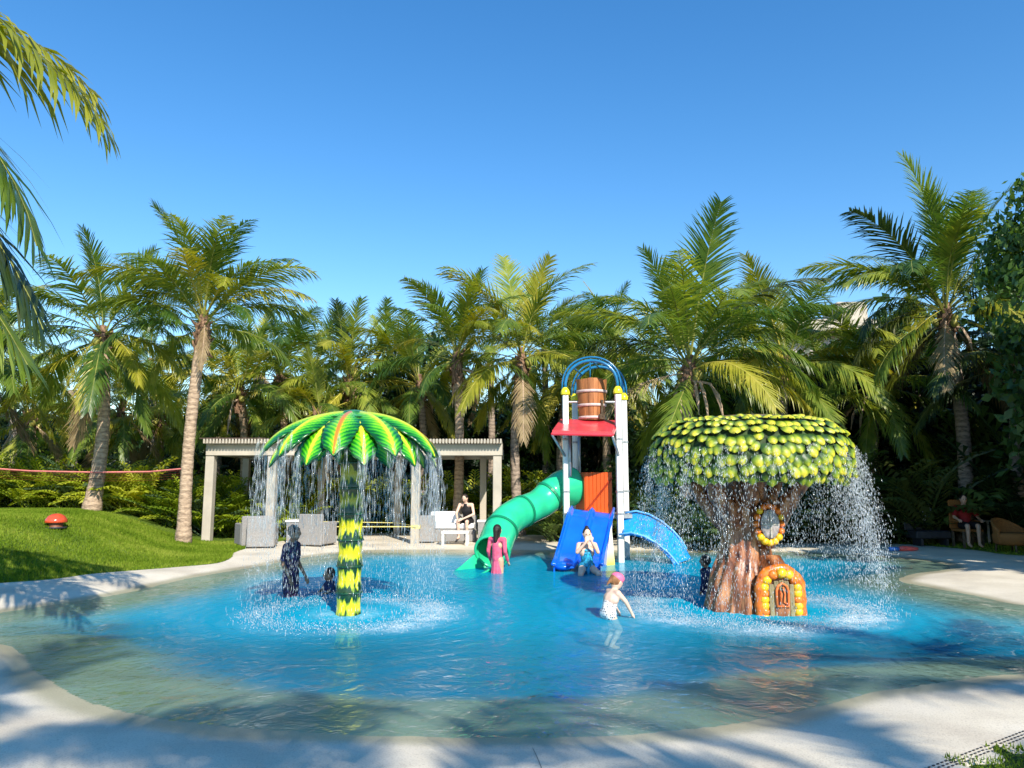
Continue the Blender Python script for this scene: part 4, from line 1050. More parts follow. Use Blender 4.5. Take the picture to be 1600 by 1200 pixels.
# crown shell
CP = [(0.02, 2.50), (.45, 2.49), (.82, 2.46), (1.05, 2.40), (1.20, 2.28), (1.28, 2.13), (1.32, 1.97), (1.32, 1.82), (1.27, 1.71), (1.0, 1.64), (.4, 1.70), (.1, 1.74)]
mb = MB(); mb.lathe([(r - .03 if r > .1 else r, z + .45 - .015) for r, z in CP], n=48)
M['crown_d'] = simple('crown_shell', (.03, .06, .012), .7, .5, 9, .5, 25)
build('crown_shell', mb, M['crown_d'], tf, smooth=True).location = (.10, 0, 0)
mb = MB(); mb.lathe([(.01, 2.968), (.5, 2.955), (.80, 2.905), (.84, 2.875)], n=40); build('crown_top', mb, simple('wet_brown_top', (.25, .15, .08), .3, .3, 6, coat=.4), tf, smooth=True).location = (.10, 0, 0)
def mat_scale():
    m, nt, out = mat_new('scale_leaf')
    uv = N(nt, 'UVMap'); sp = N(nt, 'SeparateXYZ'); nt.links.new(uv.outputs[0], sp.inputs[0]); oi = N(nt, 'ObjectInfo')
    a = N(nt, 'Math', operation='SUBTRACT'); a.inputs[1].default_value = .5; nt.links.new(sp.outputs['Y'], a.inputs[0])
    b = N(nt, 'Math', operation='ABSOLUTE'); nt.links.new(a.outputs[0], b.inputs[0])
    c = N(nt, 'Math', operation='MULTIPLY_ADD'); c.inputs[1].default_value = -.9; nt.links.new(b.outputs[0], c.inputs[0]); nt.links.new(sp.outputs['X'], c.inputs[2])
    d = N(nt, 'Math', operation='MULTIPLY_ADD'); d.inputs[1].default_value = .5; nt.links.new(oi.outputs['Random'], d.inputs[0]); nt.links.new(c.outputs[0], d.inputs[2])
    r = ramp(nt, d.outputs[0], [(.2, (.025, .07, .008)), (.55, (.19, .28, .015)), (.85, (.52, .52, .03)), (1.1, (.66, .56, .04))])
    hs_ = N(nt, 'TexNoise'); tc = N(nt, 'TexCoord'); hs_.inputs['Scale'].default_value = 30; nt.links.new(tc.outputs['Object'], hs_.inputs[0])
    mx = N(nt, 'MixRGB', blend_type='MULTIPLY'); mx.inputs[0].default_value = .5; nt.links.new(r.outputs[0], mx.inputs[1])
    r2 = ramp(nt, hs_.outputs['Fac'], [(.35, (.35, .45, .3)), (.6, (1, 1, 1))]); nt.links.new(r2.outputs[0], mx.inputs[2])
    p = N(nt, 'BsdfPrincipled'); p.inputs['Roughness'].default_value = .45; p.inputs['Coat Weight'].default_value = .15
    nt.links.new(mx.outputs[0], p.inputs['Base Color']); nt.links.new(p.outputs[0], out.inputs[0]); return m
M['scale'] = mat_scale()
mb = MB()
def fn(u, v):
    w = .071 * (math.sin(math.pi * (.25 + .62 * u)) if u < .85 else math.sin(math.pi * .777) * (1 - ((u - .85) / .15) ** 2 * .75))
    y = (v - .5) * 2 * w; x = u * .135
    z = .030 * math.sin(math.pi * min(1, u * .8)) * (1 - ((v - .5) * 2) ** 2) + .012 * u
    return (x, y, z)
mb.grid(fn, 6, 6)
SM = mb.mesh('scale_leaf', True); SM.materials.append(M['scale'])
prof = [(r, z + .45) for r, z in CP]
rows = [(.86, 46), (.98, 50), (1.08, 54), (1.18, 58), (1.26, 60), (1.32, 62), (1.36, 62), (1.40, 60)]
# walk the profile from the top rim outward in even steps
seg = []; acc = 0
for (r0_, z0_), (r1_, z1_) in zip(prof[2:10], prof[3:11]):
    seg.append((acc, r0_, z0_, r1_, z1_)); acc += math.hypot(r1_ - r0_, z1_ - z0_)
scales = []
nrow = 14
for i in range(nrow):
    s = acc * (i + .1) / nrow * .93 
    for (a0_, r0_, z0_, r1_, z1_) in seg:
        l = math.hypot(r1_ - r0_, z1_ - z0_)
        if s <= a0_ + l:
            f = (s - a0_) / l; r = r0_ + (r1_ - r0_) * f; z = z0_ + (z1_ - z0_) * f; tx, tz = (r1_ - r0_) / l, (z1_ - z0_) / l; break
    cnt = int(2 * math.pi * r / .108)
    for j in range(cnt):
        a = 2 * math.pi * (j + .5 * (i % 2)) / cnt + random.uniform(-.035, .035); dz = random.uniform(-.035, .035)
        scales.append((a, r + dz * tx, z + dz * tz, tx, tz))
def facing(sc):
    return math.cos(sc[0] + math.pi / 2 - math.atan2(-TC.x, TC.y) * 0 + .32)
scales.sort(key=lambda s: -facing(s))
rest = MB(); sv = [tuple(v.co) for v in SM.vertices]; sf = [tuple(p.vertices) for p in SM.polygons]; suv = [[tuple(SM.uv_layers[0].data[l].uv) for l in p.loop_indices] for p in SM.polygons]
for q, (a, r, z, tx, tz) in enumerate(scales):
    er = Vector((math.cos(a), math.sin(a), 0)); et = Vector((-math.sin(a), math.cos(a), 0))
    X_ = (er * tx + Vector((0, 0, tz))).normalized(); Y_ = et; Z_ = X_.cross(Y_)
    if Z_.dot(er + Vector((0, 0, .3))) < 0: Y_ = -Y_; Z_ = -Z_
    m3 = Matrix((X_, Y_, Z_)).transposed() @ Matrix.Rotation(random.uniform(-.18, .18), 3, 'Z') @ Matrix.Rotation(random.uniform(-.02, .13), 3, 'Y')
    s = random.uniform(.85, 1.2)
    if q < 298:
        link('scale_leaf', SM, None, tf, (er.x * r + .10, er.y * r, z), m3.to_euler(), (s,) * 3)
    else:
        n0 = len(rest.v); o_ = Vector((er.x * r + .10, er.y * r, z))
        rest.v += [tuple(o_ + m3 @ (Vector(v) * s)) for v in sv]
        for f, u in zip(sf, suv): rest.f.append(tuple(i_ + n0 for i_ in f)); rest.uv.append(u)
o = build('rear_scale_leaves', rest, M['scale'], tf, smooth=True); o['kind'] = 'stuff'
# round window with a ring of knobs and the arched door, both on the camera side
def face_pt(dx, z, out=.0):
    cx, cy = tr_centre(z); r = tr_r(z)
    yy = -math.sqrt(max(.0, 1 - (dx / (r * 1.15)) ** 2)) * r * .86
    return Vector((cx + dx, cy + yy - out, z))
mb = MB()
wc = Vector((.21, -.27, 1.52))
for k in range(40):
    pass
mb.tube([wc + Vector((0, .12, -.30)), wc + Vector((0, .06, 0)), wc + Vector((0, .10, .30))], [.15, .235, .12], 16); build('window_boss', mb, M['ftrunk'], tf, smooth=True)
for k in range(16):
    a = 2 * math.pi * k / 16 - math.pi / 2
    p = wc + Vector((math.cos(a) * .165, -.13 - .0 * abs(math.cos(a)), math.sin(a) * .235))
    mb = MB(); lowk = math.sin(a) < -.55
    s = .055 if lowk else .045
    mb.ell((0, 0, 0), (s, .05, s * .95), 9, 6); o = build('window_knob', mb, M['arch_y'] if lowk or k % 5 == 0 else M['arch_o'], tf, smooth=True); o.location = p
mb = MB(); mb.ell((0, 0, 0), (.125, .03, .19), 20, 8); o = build('window_pane', mb, M['paneg'], tf, smooth=True); o.location = wc + Vector((0, -.165, 0))
mb = MB(); mb.box((0, 0, 0), (.02, .02, .34)); mb.box((0, .001, 0), (.22, .018, .02)); o = build('window_bars', mb, M['cream'], tf); o.location = wc + Vector((0, -.195, 0))
dc = Vector((.265, -.58, .34))   # door foot centre, near the water line
mb = MB()
mb.tube([dc + Vector((0, .28, -.3)), dc + Vector((0, .24, .15)), dc + Vector((0, .27, .5)), dc + Vector((0, .34, .75))], [.27, .27, .25, .12], 18); build('door_boss', mb, M['ftrunk'], tf, smooth=True)
for k in range(17):
    u = k / 16
    if u < .3: p = Vector((-.215, 0, .02 + (.36) * u / .3))
    elif u > .7: p = Vector((.215, 0, .02 + .36 * (1 - u) / .3))
    else:
        a = math.pi - math.pi * (u - .3) / .4; p = Vector((math.cos(a) * .215, 0, .38 + math.sin(a) * .20))
    mb = MB(); mb.ell((0, 0, 0), (.070, .062, .066), 10, 7)
    o = build('arch_stone', mb, M['arch_y'] if (k % 3 != 1) else M['arch_o'], tf, smooth=True); o.location = dc + p + Vector((0, -.02 + .05 * abs(p.x) / .2, 0)); o.rotation_euler = (0, random.uniform(-.3, .3), 0)
mb = MB(); rim = []
for k in range(25):
    u = k / 24
    if u < .3: p = Vector((-.265, .05, -.1 + .48 * u / .3))
    elif u > .7: p = Vector((.265, .05, -.1 + .48 * (1 - u) / .3))
    else:
        a = math.pi - math.pi * (u - .3) / .4; p = Vector((math.cos(a) * .265, .05, .38 + math.sin(a) * .25))
    rim.append(dc + p)
mb.tube(rim, [.062 + .008 * math.sin(k * 2.1) for k in range(25)], 12)
build('arch_rim', mb, M['arch_o'], tf, smooth=True)
for k in range(5):
    mb = MB(); x = -.128 + k * .064; h = .36 + .15 * math.sqrt(max(0, 1 - (x / .17) ** 2))
    mb.box((0, 0, h / 2 - .05), (.058, .03, h + .06), bev=.006); o = build('door_plank', mb, M['plank'], tf); o.location = dc + Vector((x, -.0 + .004 * (k % 2), 0))
# the little orange arched hatch in the door
mb = MB(); pts = [Vector((-.075, 0, .17)), Vector((-.075, 0, .36)), Vector((-.055, 0, .42)), Vector((0, 0, .455)), Vector((.055, 0, .42)), Vector((.075, 0, .36)), Vector((.075, 0, .17)), Vector((-.075, 0, .17))]
mb.tube([dc + p + Vector((0, -.035, 0)) for p in pts], .016, 6)
mb.tube([dc + Vector((-.03, -.035, .2)), dc + Vector((-.04, -.035, .38)), dc + Vector((-.012, -.035, .33)), dc + Vector((-.03, -.035, .2))], .012, 5)
mb.tube([dc + Vector((.01, -.035, .41)), dc + Vector((.03, -.035, .32)), dc + Vector((.012, -.035, .22)), dc + Vector((.055, -.035, .2))], .012, 5)
build('door_hatch', mb, M['door_or'], tf, smooth=True)

# ------------------------------------------------------------------ tipping-bucket slide tower
def at2(px, py, Y): return at(px, py, Y * 1.065)
tw0 = Vector((1.85, 16.6, -.4))
tw = thing('slide_tower', tw0, 'white post play tower with blue hoops, red tray and orange boarded side', 'play tower')
def W(px, py, Y): return at2(px, py, Y) - tw0
FL, FRt, BL, BR = [Vector((p.x, p.y, 0)) for p in (at2(884, 700, 15.2), at2(967, 700, 15.0), at2(899, 700, 16.3), at2(976, 700, 16.15))]
ztop = at2(884, 617, 15.2).z
def zc(v): return v + .4
for P_ in (FL, FRt, BL, BR):
    b = P_ - Vector((tw0.x, tw0.y, 0)); mb = MB()
    mb.box((b.x, b.y, zc(ztop) / 2), (.125, .125, zc(ztop)), rz=.1, bev=.012); build('post', mb, M['white'], tw)
    for zz in (.95, 1.42, 2.55):
        mb = MB(); mb.box((b.x, b.y, zc(zz)), (.145, .145, .045), rz=.1, bev=.006); mb.lathe([(.0, .0), (.014, .0), (.014, .012), (0, .012)], c=(b.x, b.y - .075, zc(zz)), n=6); build('post_clamp', mb, M['steel'], tw)
    mb = MB(); mb.lathe([(.10, 0), (.105, .05), (.09, .10), (.05, .16), (.01, .17)], c=(b.x, b.y, zc(ztop) + .002), n=14); build('post_cap', mb, M['yellow'], tw, smooth=True)
def hoop(a, b, zb, h, r=.035, out=0.0, name='hoop'):
    a = Vector((a.x - tw0.x, a.y - tw0.y, zc(zb))); b = Vector((b.x - tw0.x, b.y - tw0.y, zc(zb))); mb = MB()
    d = (b - a); dn = d.normalized(); a = a - dn * out; b = b + dn * out; d = b - a
    pts = [a + d * .5 - d * .5 * math.cos(math.pi * i / 20) + Vector((0, 0, h * math.sin(math.pi * i / 20) ** .8)) for i in range(21)]
    mb.tube(pts, r, 8); build(name, mb, M['pipe'], tw, smooth=True)
hh = at2(922, 566, 15.2).z - ztop
hoop(FL, FRt, ztop + .12, hh - .1); hoop(FL, FRt, ztop + .12, hh - .02, .02, .07)
hoop(BL, BR, ztop + .12, hh - .05); hoop(BL, BR, ztop + .12, hh + .05, .02, .07)
mb = MB()
for k in (5, 10, 15):
    u = k / 20; f = lambda A, B: A + (B - A) * (.5 - .5 * math.cos(math.pi * u)) + Vector((0, 0, ztop + .12 + (hh - .07) * math.sin(math.pi * u) ** .8))
    mb.tube([f(FL, FRt) - tw0, f(BL, BR) - tw0], .02, 6)
mb.tube([at2(922, 566, 15.6) - tw0, at2(922, 592, 15.6) - tw0], .015, 6)
build('hoop_tie', mb, M['pipe'], tw, smooth=True)
# bucket, resting in its axle, is a thing of its own
bk = at2(925, 657, 15.65); bkt = thing('tipping_bucket', bk, 'brown wooden stave bucket hanging under the blue hoops', 'bucket')
BH = at2(925, 594, 15.65).z - bk.z
for k in range(18):
    a0 = 2 * math.pi * k / 18; mb = MB()
    def fn(u, v, a0=a0):
        a = a0 + (v * .93 - .465) * 2 * math.pi / 18; r = .285 + .065 * u; return (math.cos(a) * r, math.sin(a) * r, u * (BH + .012 * math.sin(k * 5)))
    mb.grid(fn, 4, 3); o = build('stave', mb, M['wood'], bkt); md = o.modifiers.new('thickness', 'SOLIDIFY'); md.thickness = .03
for u in (.36, .70, .06):
    mb = MB(); r = .285 + .065 * u + .008; mb.lathe([(r, -.03), (r + .012, -.028), (r + .014, .028), (r + .006, .03)], n=36); build('metal_band' if u > .1 else 'bottom_band', mb, M['band'], bkt, smooth=True).location = (0, 0, u * BH)
mb = MB(); mb.lathe([(.01, 0.02), (.28, .02)], n=18); build('base_board', mb, M['wood'], bkt)
mb = MB(); mb.tube([(-.62, 0, .42), (.62, 0, .42)], .025, 8); build('axle', mb, M['steel'], bkt)
mb = MB(); mb.box((.20, -.275, .25), (.07, .03, .38), rz=.6, bev=.005); mb.box((.19, -.30, .06), (.16, .04, .11), rz=.6, bev=.005); build('hinge_strap', mb, M['bark'], bkt)
# red tray
A = [at2(863, 675, 14.5), at2(957, 677, 14.45), at2(964, 659, 15.5), at2(876, 657, 15.7)]
mb = MB(); up = Vector((0, 0, .035))
pts = [p - tw0 for p in A]; mb.add([p + up for p in pts] + [p - up for p in pts], [(0, 1, 2, 3), (7, 6, 5, 4), (0, 4, 5, 1), (1, 5, 6, 2), (2, 6, 7, 3), (3, 7, 4, 0)])
build('splash_tray', mb, M['red'], tw)
mb = MB()
for i in range(4):
    a, b = pts[i], pts[(i + 1) % 4]; mb.tube([a - Vector((0, 0, .04)), b - Vector((0, 0, .04))], .032, 6)
build('tray_rim', mb, M['red'], tw)
for (p, q) in ((FL, A[0]), (FRt, A[1])):
    mb = MB(); b = Vector((p.x, p.y, A[0].z - .5)) - tw0; mb.tube([b, q - tw0 - Vector((0, .0, .06))], .03, 6); build('tray_bracket', mb, M['steel'], tw, smooth=True)
mb = MB()
for P_ in (FL, BL): 
    b = P_ - Vector((tw0.x, tw0.y, 0)); mb.tube([(b.x + .08, b.y - .09, zc(1.75)), (b.x + .08, b.y - .09, zc(A[0].z))], .035, 8)
build('supply_pipe', mb, M['steel'], tw, smooth=True)
# platform
zp = at2(922, 803, 15.2).z
mb = MB(); c = (FL + FRt + BL + BR) / 4 - Vector((tw0.x, tw0.y, 0)); mb.box((c.x, c.y, zc(zp) - .05), (1.25, 1.3, .09), rz=.12, bev=.01); build('platform', mb, M['steel'], tw)
# orange board box: front and left faces of separate boards
bf0 = at2(915, 802, 15.45); bf1 = at2(957, 802, 15.3); bl = at2(901, 802, 16.2)
ph = at2(930, 738, 15.35).z - zp
nb = 7; dv = (bf1 - bf0); ang = math.atan2(dv.y, dv.x)
for k in range(nb):
    p = bf0 + dv * ((k + .5) / nb) - tw0; mb = MB(); mb.box((0, 0, ph / 2), (dv.length / nb - .008, .035, ph), bev=.004)
    o = build('board', mb, M['orange'], tw); o.location = (p.x, p.y, zc(zp) + .0); o.rotation_euler = (0, 0, ang)
dv2 = (bf0 - bl); ang2 = math.atan2(dv2.y, dv2.x)
for k in range(6):
    p = bl + dv2 * ((k + .5) / 6) - tw0; mb = MB(); mb.box((0, 0, ph / 2), (dv2.length / 6 - .008, .035, ph), bev=.004)
    o = build('board', mb, M['orange'], tw); o.location = (p.x, p.y, zc(zp)); o.rotation_euler = (0, 0, ang2)
mb = MB(); q0 = bf0 - tw0 + Vector((0, -.035, .03)); q1 = bf1 - tw0 + Vector((0, -.035, ph - .12)); q0.z = zc(zp) + .04; q1.z = zc(zp) + ph - .12
mb.tube([q0, q1], .022, 5); build('diagonal_brace', mb, simple('dark_orange', (.40, .04, .01), .5), tw)
# white/yellow tapered fin under the platform
mb = MB(); f = [at2(955, 815, 14.6), at2(962, 872, 14.5), at2(944, 872, 14.4)]
f = [p - tw0 for p in f]; f[1].z = f[2].z = .1
g = [p + Vector((0, .12, 0)) for p in f]; mb.add(f + g, [(0, 2, 1), (3, 4, 5), (0, 1, 4, 3), (1, 2, 5, 4), (2, 0, 3, 5)]); build('support_fin', mb, M['panel_wy'], tw)
mb = MB(); p = at2(978, 850, 16.2) - tw0; mb.box((p.x, p.y, .65), (.12, .12, 1.3)); build('rear_strut', mb, M['bark'], tw)
# ---- blue double slide
def chute_thing(name, path, wvec, width, mat, label, lanes=1, edge=.09, thick=.035, cat='slide', name_part='chute'):
    t = thing(name, path[0] - Vector((0, 0, path[0].z)), label, cat)
    mb = MB(); n = len(path)
    cross = []
    m = 8 * lanes
    for j in range(m + 1):
        v = j / m; lane = (v * lanes) % 1.0 if j not in (0, m) else (0 if j == 0 else 1)
        zz = edge * (abs(lane * 2 - 1) ** 9)
        cross.append((v - .5, zz))
    def fn(u, v):
        i = min(n - 2, int(u * (n - 1))); f = u * (n - 1) - i; p = path[i].lerp(path[i + 1], f); T = (path[i + 1] - path[i]).normalized()
        S = wvec[i].lerp(wvec[i + 1], f) if isinstance(wvec, list) else wvec
        S = (S - T * S.dot(T)).normalized(); Nn = S.cross(T); Nn = Nn if Nn.z > 0 else -Nn
        j = v * m; k = min(m - 1, int(j)); a, b = cross[k], cross[k + 1]; ff = j - k
        return p + S * ((a[0] + (b[0] - a[0]) * ff) * width) + Nn * (a[1] + (b[1] - a[1]) * ff) - t.matrix_basis.translation
    mb.grid(fn, 28, m * 2)
    o = build(name_part, mb, mat, t, smooth=True); md = o.modifiers.new('thickness', 'SOLIDIFY'); md.thickness = thick
    return t, fn
sp = [at2(925, 801, 14.95), at2(922, 812, 14.7), at2(917, 830, 14.5), at2(912, 850, 14.3), at2(907, 868, 14.1), at2(904, 881, 13.8), at2(902, 889, 13.35)]
sp = [Vector(p) for p in sp]
bs, _ = chute_thing('double_slide', sp, Vector((1, .03, 0)), .92, M['blue'], 'royal blue double lane slide below the orange boards', lanes=2, edge=.10)
for sx in (-.5, .5):
    mb = MB(); mb.tube([p + Vector((sx * .93, 0, .085)) - bs.matrix_basis.translation for p in sp], .035, 8); build('side_rail', mb, M['blue'], bs, smooth=True)
for sx in (-.42, .44):
    mb = MB(); q = [p + Vector((sx * 1.0, 0, 0)) - bs.matrix_basis.translation for p in sp]
    vs = []; 
    for p in q: vs += [p + Vector((0, 0, .02)), Vector((p.x, p.y + .05, min(p.z, .0) - .35 if p.z < .4 else p.z - .30))]
    mb.add(vs, [(2 * i, 2 * i + 2, 2 * i + 3, 2 * i + 1) for i in range(len(q) - 1)]); o = build('side_skirt', mb, M['blue'], bs); md = o.modifiers.new('thickness', 'SOLIDIFY'); md.thickness = .03
mb = MB(); p = at2(880, 883, 13.5) - bs.matrix_basis.translation; mb.ell(p + Vector((0, 0, -.02)), (.19, .22, .08), 14, 8); build('end_scoop', mb, M['blue'], bs, smooth=True)
# ---- green tube slide
tp = [at2(893, 760, 15.9), at2(878, 762, 15.75), at2(862, 772, 15.6), at2(845, 786, 15.45), at2(826, 795, 15.2), at2(808, 803, 14.95), at2(792, 815, 14.7), at2(781, 832, 14.45), at2(774, 850, 14.2), at2(769, 862, 13.98)]
ts = thing('tube_slide', Vector((tp[-1].x, tp[-1].y, -.4)), 'green enclosed tube slide curving down left of the tower', 'slide')
to = ts.matrix_basis.translation
cm = catm = []
P4 = [tp[0]] + tp + [tp[-1] + (tp[-1] - tp[-2])]
for i in range(1, len(P4) - 2):
    for s in range(4):
        u = s / 4; p0, p1, p2, p3 = P4[i - 1], P4[i], P4[i + 1], P4[i + 2]
        cm.append(.5 * ((2 * p1) + (p2 - p0) * u + (2 * p0 - 5 * p1 + 4 * p2 - p3) * u * u + (3 * p1 - p0 - 3 * p2 + p3) * u ** 3))
cm.append(tp[-1])
nseg = 4; per = len(cm) // nseg
rads = np.interp(np.arange(len(cm)), [0, 6, 14, len(cm) - 1], [.42, .34, .30, .34])
for s in range(nseg):
    a, b = s * per, min(len(cm), (s + 1) * per + 1) if s < nseg - 1 else len(cm)
    mb = MB(); mb.tube([p - to for p in cm[a:b]], list(rads[a:b]), 30, cap=False)
    o = build('tube_section', mb, M['green'], ts, smooth=True); md = o.modifiers.new('thickness', 'SOLIDIFY'); md.thickness = .025
    if s:
        k = a; mb = MB(); d = (cm[k + 1] - cm[k]).normalized() * .03; r = rads[k]
        mb.tube([cm[k] - to - d, cm[k] - to - d * .9, cm[k] - to + d * .9, cm[k] - to + d], [r * .99, r + .045, r + .045, r * .99], 30, cap=False); build('flange', mb, M['green_d'], ts, smooth=False)
k = len(cm) - 1; d = (cm[k] - cm[k - 1]).normalized(); mb = MB()
up = Vector((0, 0, 1)); a_ = d.cross(up).normalized(); b_ = a_.cross(d).normalized()
mb.tube([cm[k] - to + a_ * math.cos(2 * math.pi * i / 30) * .345 + b_ * math.sin(2 * math.pi * i / 30) * .345 for i in range(31)], .028, 8, cap=False); build('mouth_rim', mb, M['green'], ts, smooth=True)
# open flume below the mouth
f0 = cm[k]; f1 = at2(727, 886, 13.35)
fl = []
for i in range(9):
    u = i / 8; p = f0.lerp(f1, u); p.z = (f0.z - .08) * (1 - u) ** 1.5 + (-.03) * (1 - (1 - u) ** 1.5); fl.append(p)
mb = MB()
def fn(u, v):
    i = min(7, int(u * 8)); f = u * 8 - i; p = fl[i].lerp(fl[i + 1], f); T = (fl[-1] - fl[0]); T.z = 0; T.normalize(); S = Vector((T.y, -T.x, 0))
    th = math.pi * (v - .5) * (1.0 - .5 * u); r = .34 + .10 * u
    return p - to + S * (math.sin(th) * r) + Vector((0, 0, (1 - math.cos(th)) * r * (1 - .25 * u) - .26 + .12 * u))
mb.grid(fn, 16, 16); o = build('flume', mb, M['green'], ts, smooth=True); md = o.modifiers.new('thickness', 'SOLIDIFY'); md.thickness = .025
# ---- light blue arched chute on the right
ap = [at2(972, 818, 15.1), at2(990, 815, 15.05), at2(1010, 820, 15.0), at2(1030, 831, 14.95), at2(1048, 846, 14.9), at2(1062, 862, 14.85), at2(1070, 876, 14.8)]
ls_, _ = chute_thing('curved_slide', [Vector(p) for p in ap], Vector((-.30, -.75, -.60)), .72, M['ltblue'], 'light blue arched slide falling to the right of the tower', edge=-.05)
for sx in (-.36, .36):
    mb = MB(); S = Vector((-.30, -.75, -.60)).normalized(); mb.tube([Vector(p) + S * sx - ls_.matrix_basis.translation for p in ap], .022, 8); build('side_rail', mb, simple('rail_pale_blue', (.12, .42, .85), .3), ls_, smooth=True)

# ------------------------------------------------------------------ pergola
pg0 = Vector((at(555, 800, 20).x, 20.0, 0)); pg = thing('pergola', pg0, 'long cream pergola with slatted roof behind the green umbrella fountain', 'pergola')
def px_x(px, Y=20): return at(px, 760, Y).x
zb0 = at(550, 712, 20).z; zb1 = at(550, 694, 20).z
X0, X1 = px_x(322), px_x(785)
for px in (328, 425, 650, 777):
    x = px_x(px); zg = max(-.05, h_at(x, 20)); mb = MB(); mb.box((x - pg0.x, 0, (zb0 + zg - .05) / 2), (.23, .23, zb0 - zg + .05), bev=.012); build('post', mb, M['cream'], pg)
for px in (384, 502, 622, 755):
    x = px_x(px, 23.2); mb = MB(); mb.box((x - pg0.x, 3.2, zb0 / 2), (.2, .2, zb0 + .1), bev=.012); build('post', mb, M['cream'], pg)
for y in (0, 3.2):
    mb = MB(); mb.box(((X0 + X1) / 2 - pg0.x, y - (.0), (zb0 + zb1) / 2), (X1 - X0, .16 if y else .30, zb1 - zb0), bev=.01); build('beam', mb, M['cream'], pg)
for x in (X0 + .1, px_x(425), px_x(650), X1 - .1):
    mb = MB(); mb.box((x - pg0.x, 1.6, (zb0 + zb1) / 2 - .01), (.12, 2.88, zb1 - zb0 - .05), bev=.01); build('cross_beam', mb, M['cream'], pg)
mb = MB(); mb.box((0, 1.55, .0), (.045, 3.9, .12)); SL = mb.mesh('roof_slat'); SL.materials.append(M['cream'])
ns = 94
for k in range(ns):
    x = X0 + (X1 - X0) * (k + .5) / ns
    link('roof_slat', SL, None, pg, (x - pg0.x, 0, zb1 + .062))
mb = MB(); mb.box((px_x(368) - pg0.x, 1.55, zb1 + .135), (px_x(418) - X0 + .1, 3.9, .03)); build('roof_cover', mb, M['pergola_top'], pg)

# ------------------------------------------------------------------ furniture on the terrace
def armchair(px, py, Y, rz, label, s=1.0, mat='wicker', grp='wicker armchairs under the pergola'):
    c = at(px, py, Y); z = max(0, h_at(c.x, Y)) if Y < 24 else 0
    t = thing('wicker_armchair', (c.x, Y, z), label, 'armchair', grp, rz)
    def b(name, c_, sz, m): mb = MB(); mb.box([v * s for v in c_], [v * s for v in sz], bev=.02); return build(name, mb, M[m], t)
    b('seat', (0, 0, .27), (.44, .56, .34), mat); b('backrest', (0, .33, .42), (.70, .10, .78), mat)
    b('armrest', (-.29, -.02, .33), (.13, .60, .56), mat); b('armrest', (.29, -.02, .33), (.13, .60, .56), mat)
    b('seat_cushion', (0, -.02, .49), (.42, .5, .10), 'cushion')
    for sx in (-.28, .28):
        for sy in (-.25, .32): b('leg', (sx, sy, .035), (.05, .05, .07), 'dark')
    return t
armchair(392, 845, 19.2, R(-145), 'pale wicker armchair on the left end of the terrace, seen from behind', .95)
armchair(410, 846, 18.8, R(-170), 'pale wicker armchair right beside the front pergola post under the dripping leaf', .95)
armchair(497, 842, 19.4, R(160), 'pale wicker chair just left of the segmented fountain pole', 1.0)
armchair(662, 836, 20.4, R(185), 'pale wicker chair by the third pergola post tied with the yellow rope', .9)
def table(px, py, Y, sx, sy, h, label, solid=False, name='coffee_table', m='tablew'):
    c = at(px, py, Y); t = thing(name, (c.x, Y, 0), label, 'table')
    mb = MB(); mb.box((0, 0, h - .03), (sx, sy, .06), bev=.01); build('table_top', mb, M[m], t)
    if solid: mb = MB(); mb.box((0, 0, (h - .06) / 2), (sx * .9, sy * .9, h - .064), bev=.01); build('base', mb, M['wicker'], t)
    else:
        for a in (-1, 1):
            for b in (-1, 1): mb = MB(); mb.box((a * (sx / 2 - .05), b * (sy / 2 - .05), (h - .06) / 2), (.06, .06, h - .064)); build('leg', mb, M[m], t)
    return t
table(472, 840, 20.4, .75, .7, .62, 'square wicker table with white top between two pale armchairs', True, 'wicker_table')
table(712, 834, 19.7, .72, .6, .36, 'low white coffee table in front of the seated woman')
table(758, 833, 20.2, .42, .42, .62, 'small white side cabinet beside the seated woman, right of the daybed', True, 'side_table')
c = at(706, 833, 20.9); t = thing('daybed', (c.x, c.y, 0), 'white cushioned wicker daybed under the right end of the pergola', 'daybed')
for nm, cc, sz, m in (('base', (0, 0, .17), (1.35, .9, .34), 'wicker'), ('seat_cushion', (-.02, -.02, .43), (1.3, .88, .16), 'cushion'), ('backrest', (0, .42, .50), (1.35, .12, .44), 'wicker'), ('back_cushion', (-.22, .27, .64), (.82, .16, .34), 'cushion'), ('armrest', (-.62, 0, .42), (.14, .85, .3), 'wicker')):
    mb = MB(); mb.box(cc, sz, bev=.04); build(nm, mb, M[m], t)
DAY = t
# right bank furniture in the shade
c = at(1583, 843, 17.3); t = thing('wicker_tub_chair', (c.x, c.y, h_at(c.x, c.y)), 'orange brown rounded wicker tub chair in the shade at the right edge', 'chair', None, R(20))
mb = MB()
def fn(u, v):
    a = math.pi * (.05 + v * .9) ; r = .40 + .05 * u; return (math.cos(a) * r, math.sin(a) * r - .05, .18 + u * (.28 + .30 * math.sin(a)))
mb.grid(fn, 8, 20); o = build('backrest', mb, M['wicker_b'], t, smooth=True); md = o.modifiers.new('thickness', 'SOLIDIFY'); md.thickness = .05
mb = MB(); mb.lathe([(.02, .44), (.38, .43), (.41, .38), (.40, .20), (.3, .16)], n=24); build('seat', mb, M['wicker_b'], t, smooth=True)
for a in (.7, 2.4, 3.9, 5.5): mb = MB(); mb.tube([(math.cos(a) * .33, math.sin(a) * .33, .2), (math.cos(a) * .36, math.sin(a) * .36, 0)], .022, 6); build('leg', mb, M['bark'], t)
c = at(1512, 838, 18.6); CH = t = thing('patio_chair', (c.x, c.y, h_at(c.x, c.y)), 'brown high backed chair holding the person in red', 'chair')
mb = MB(); mb.box((0, 0, .42), (.52, .5, .06), bev=.015); build('seat', mb, M['wicker_b'], t)
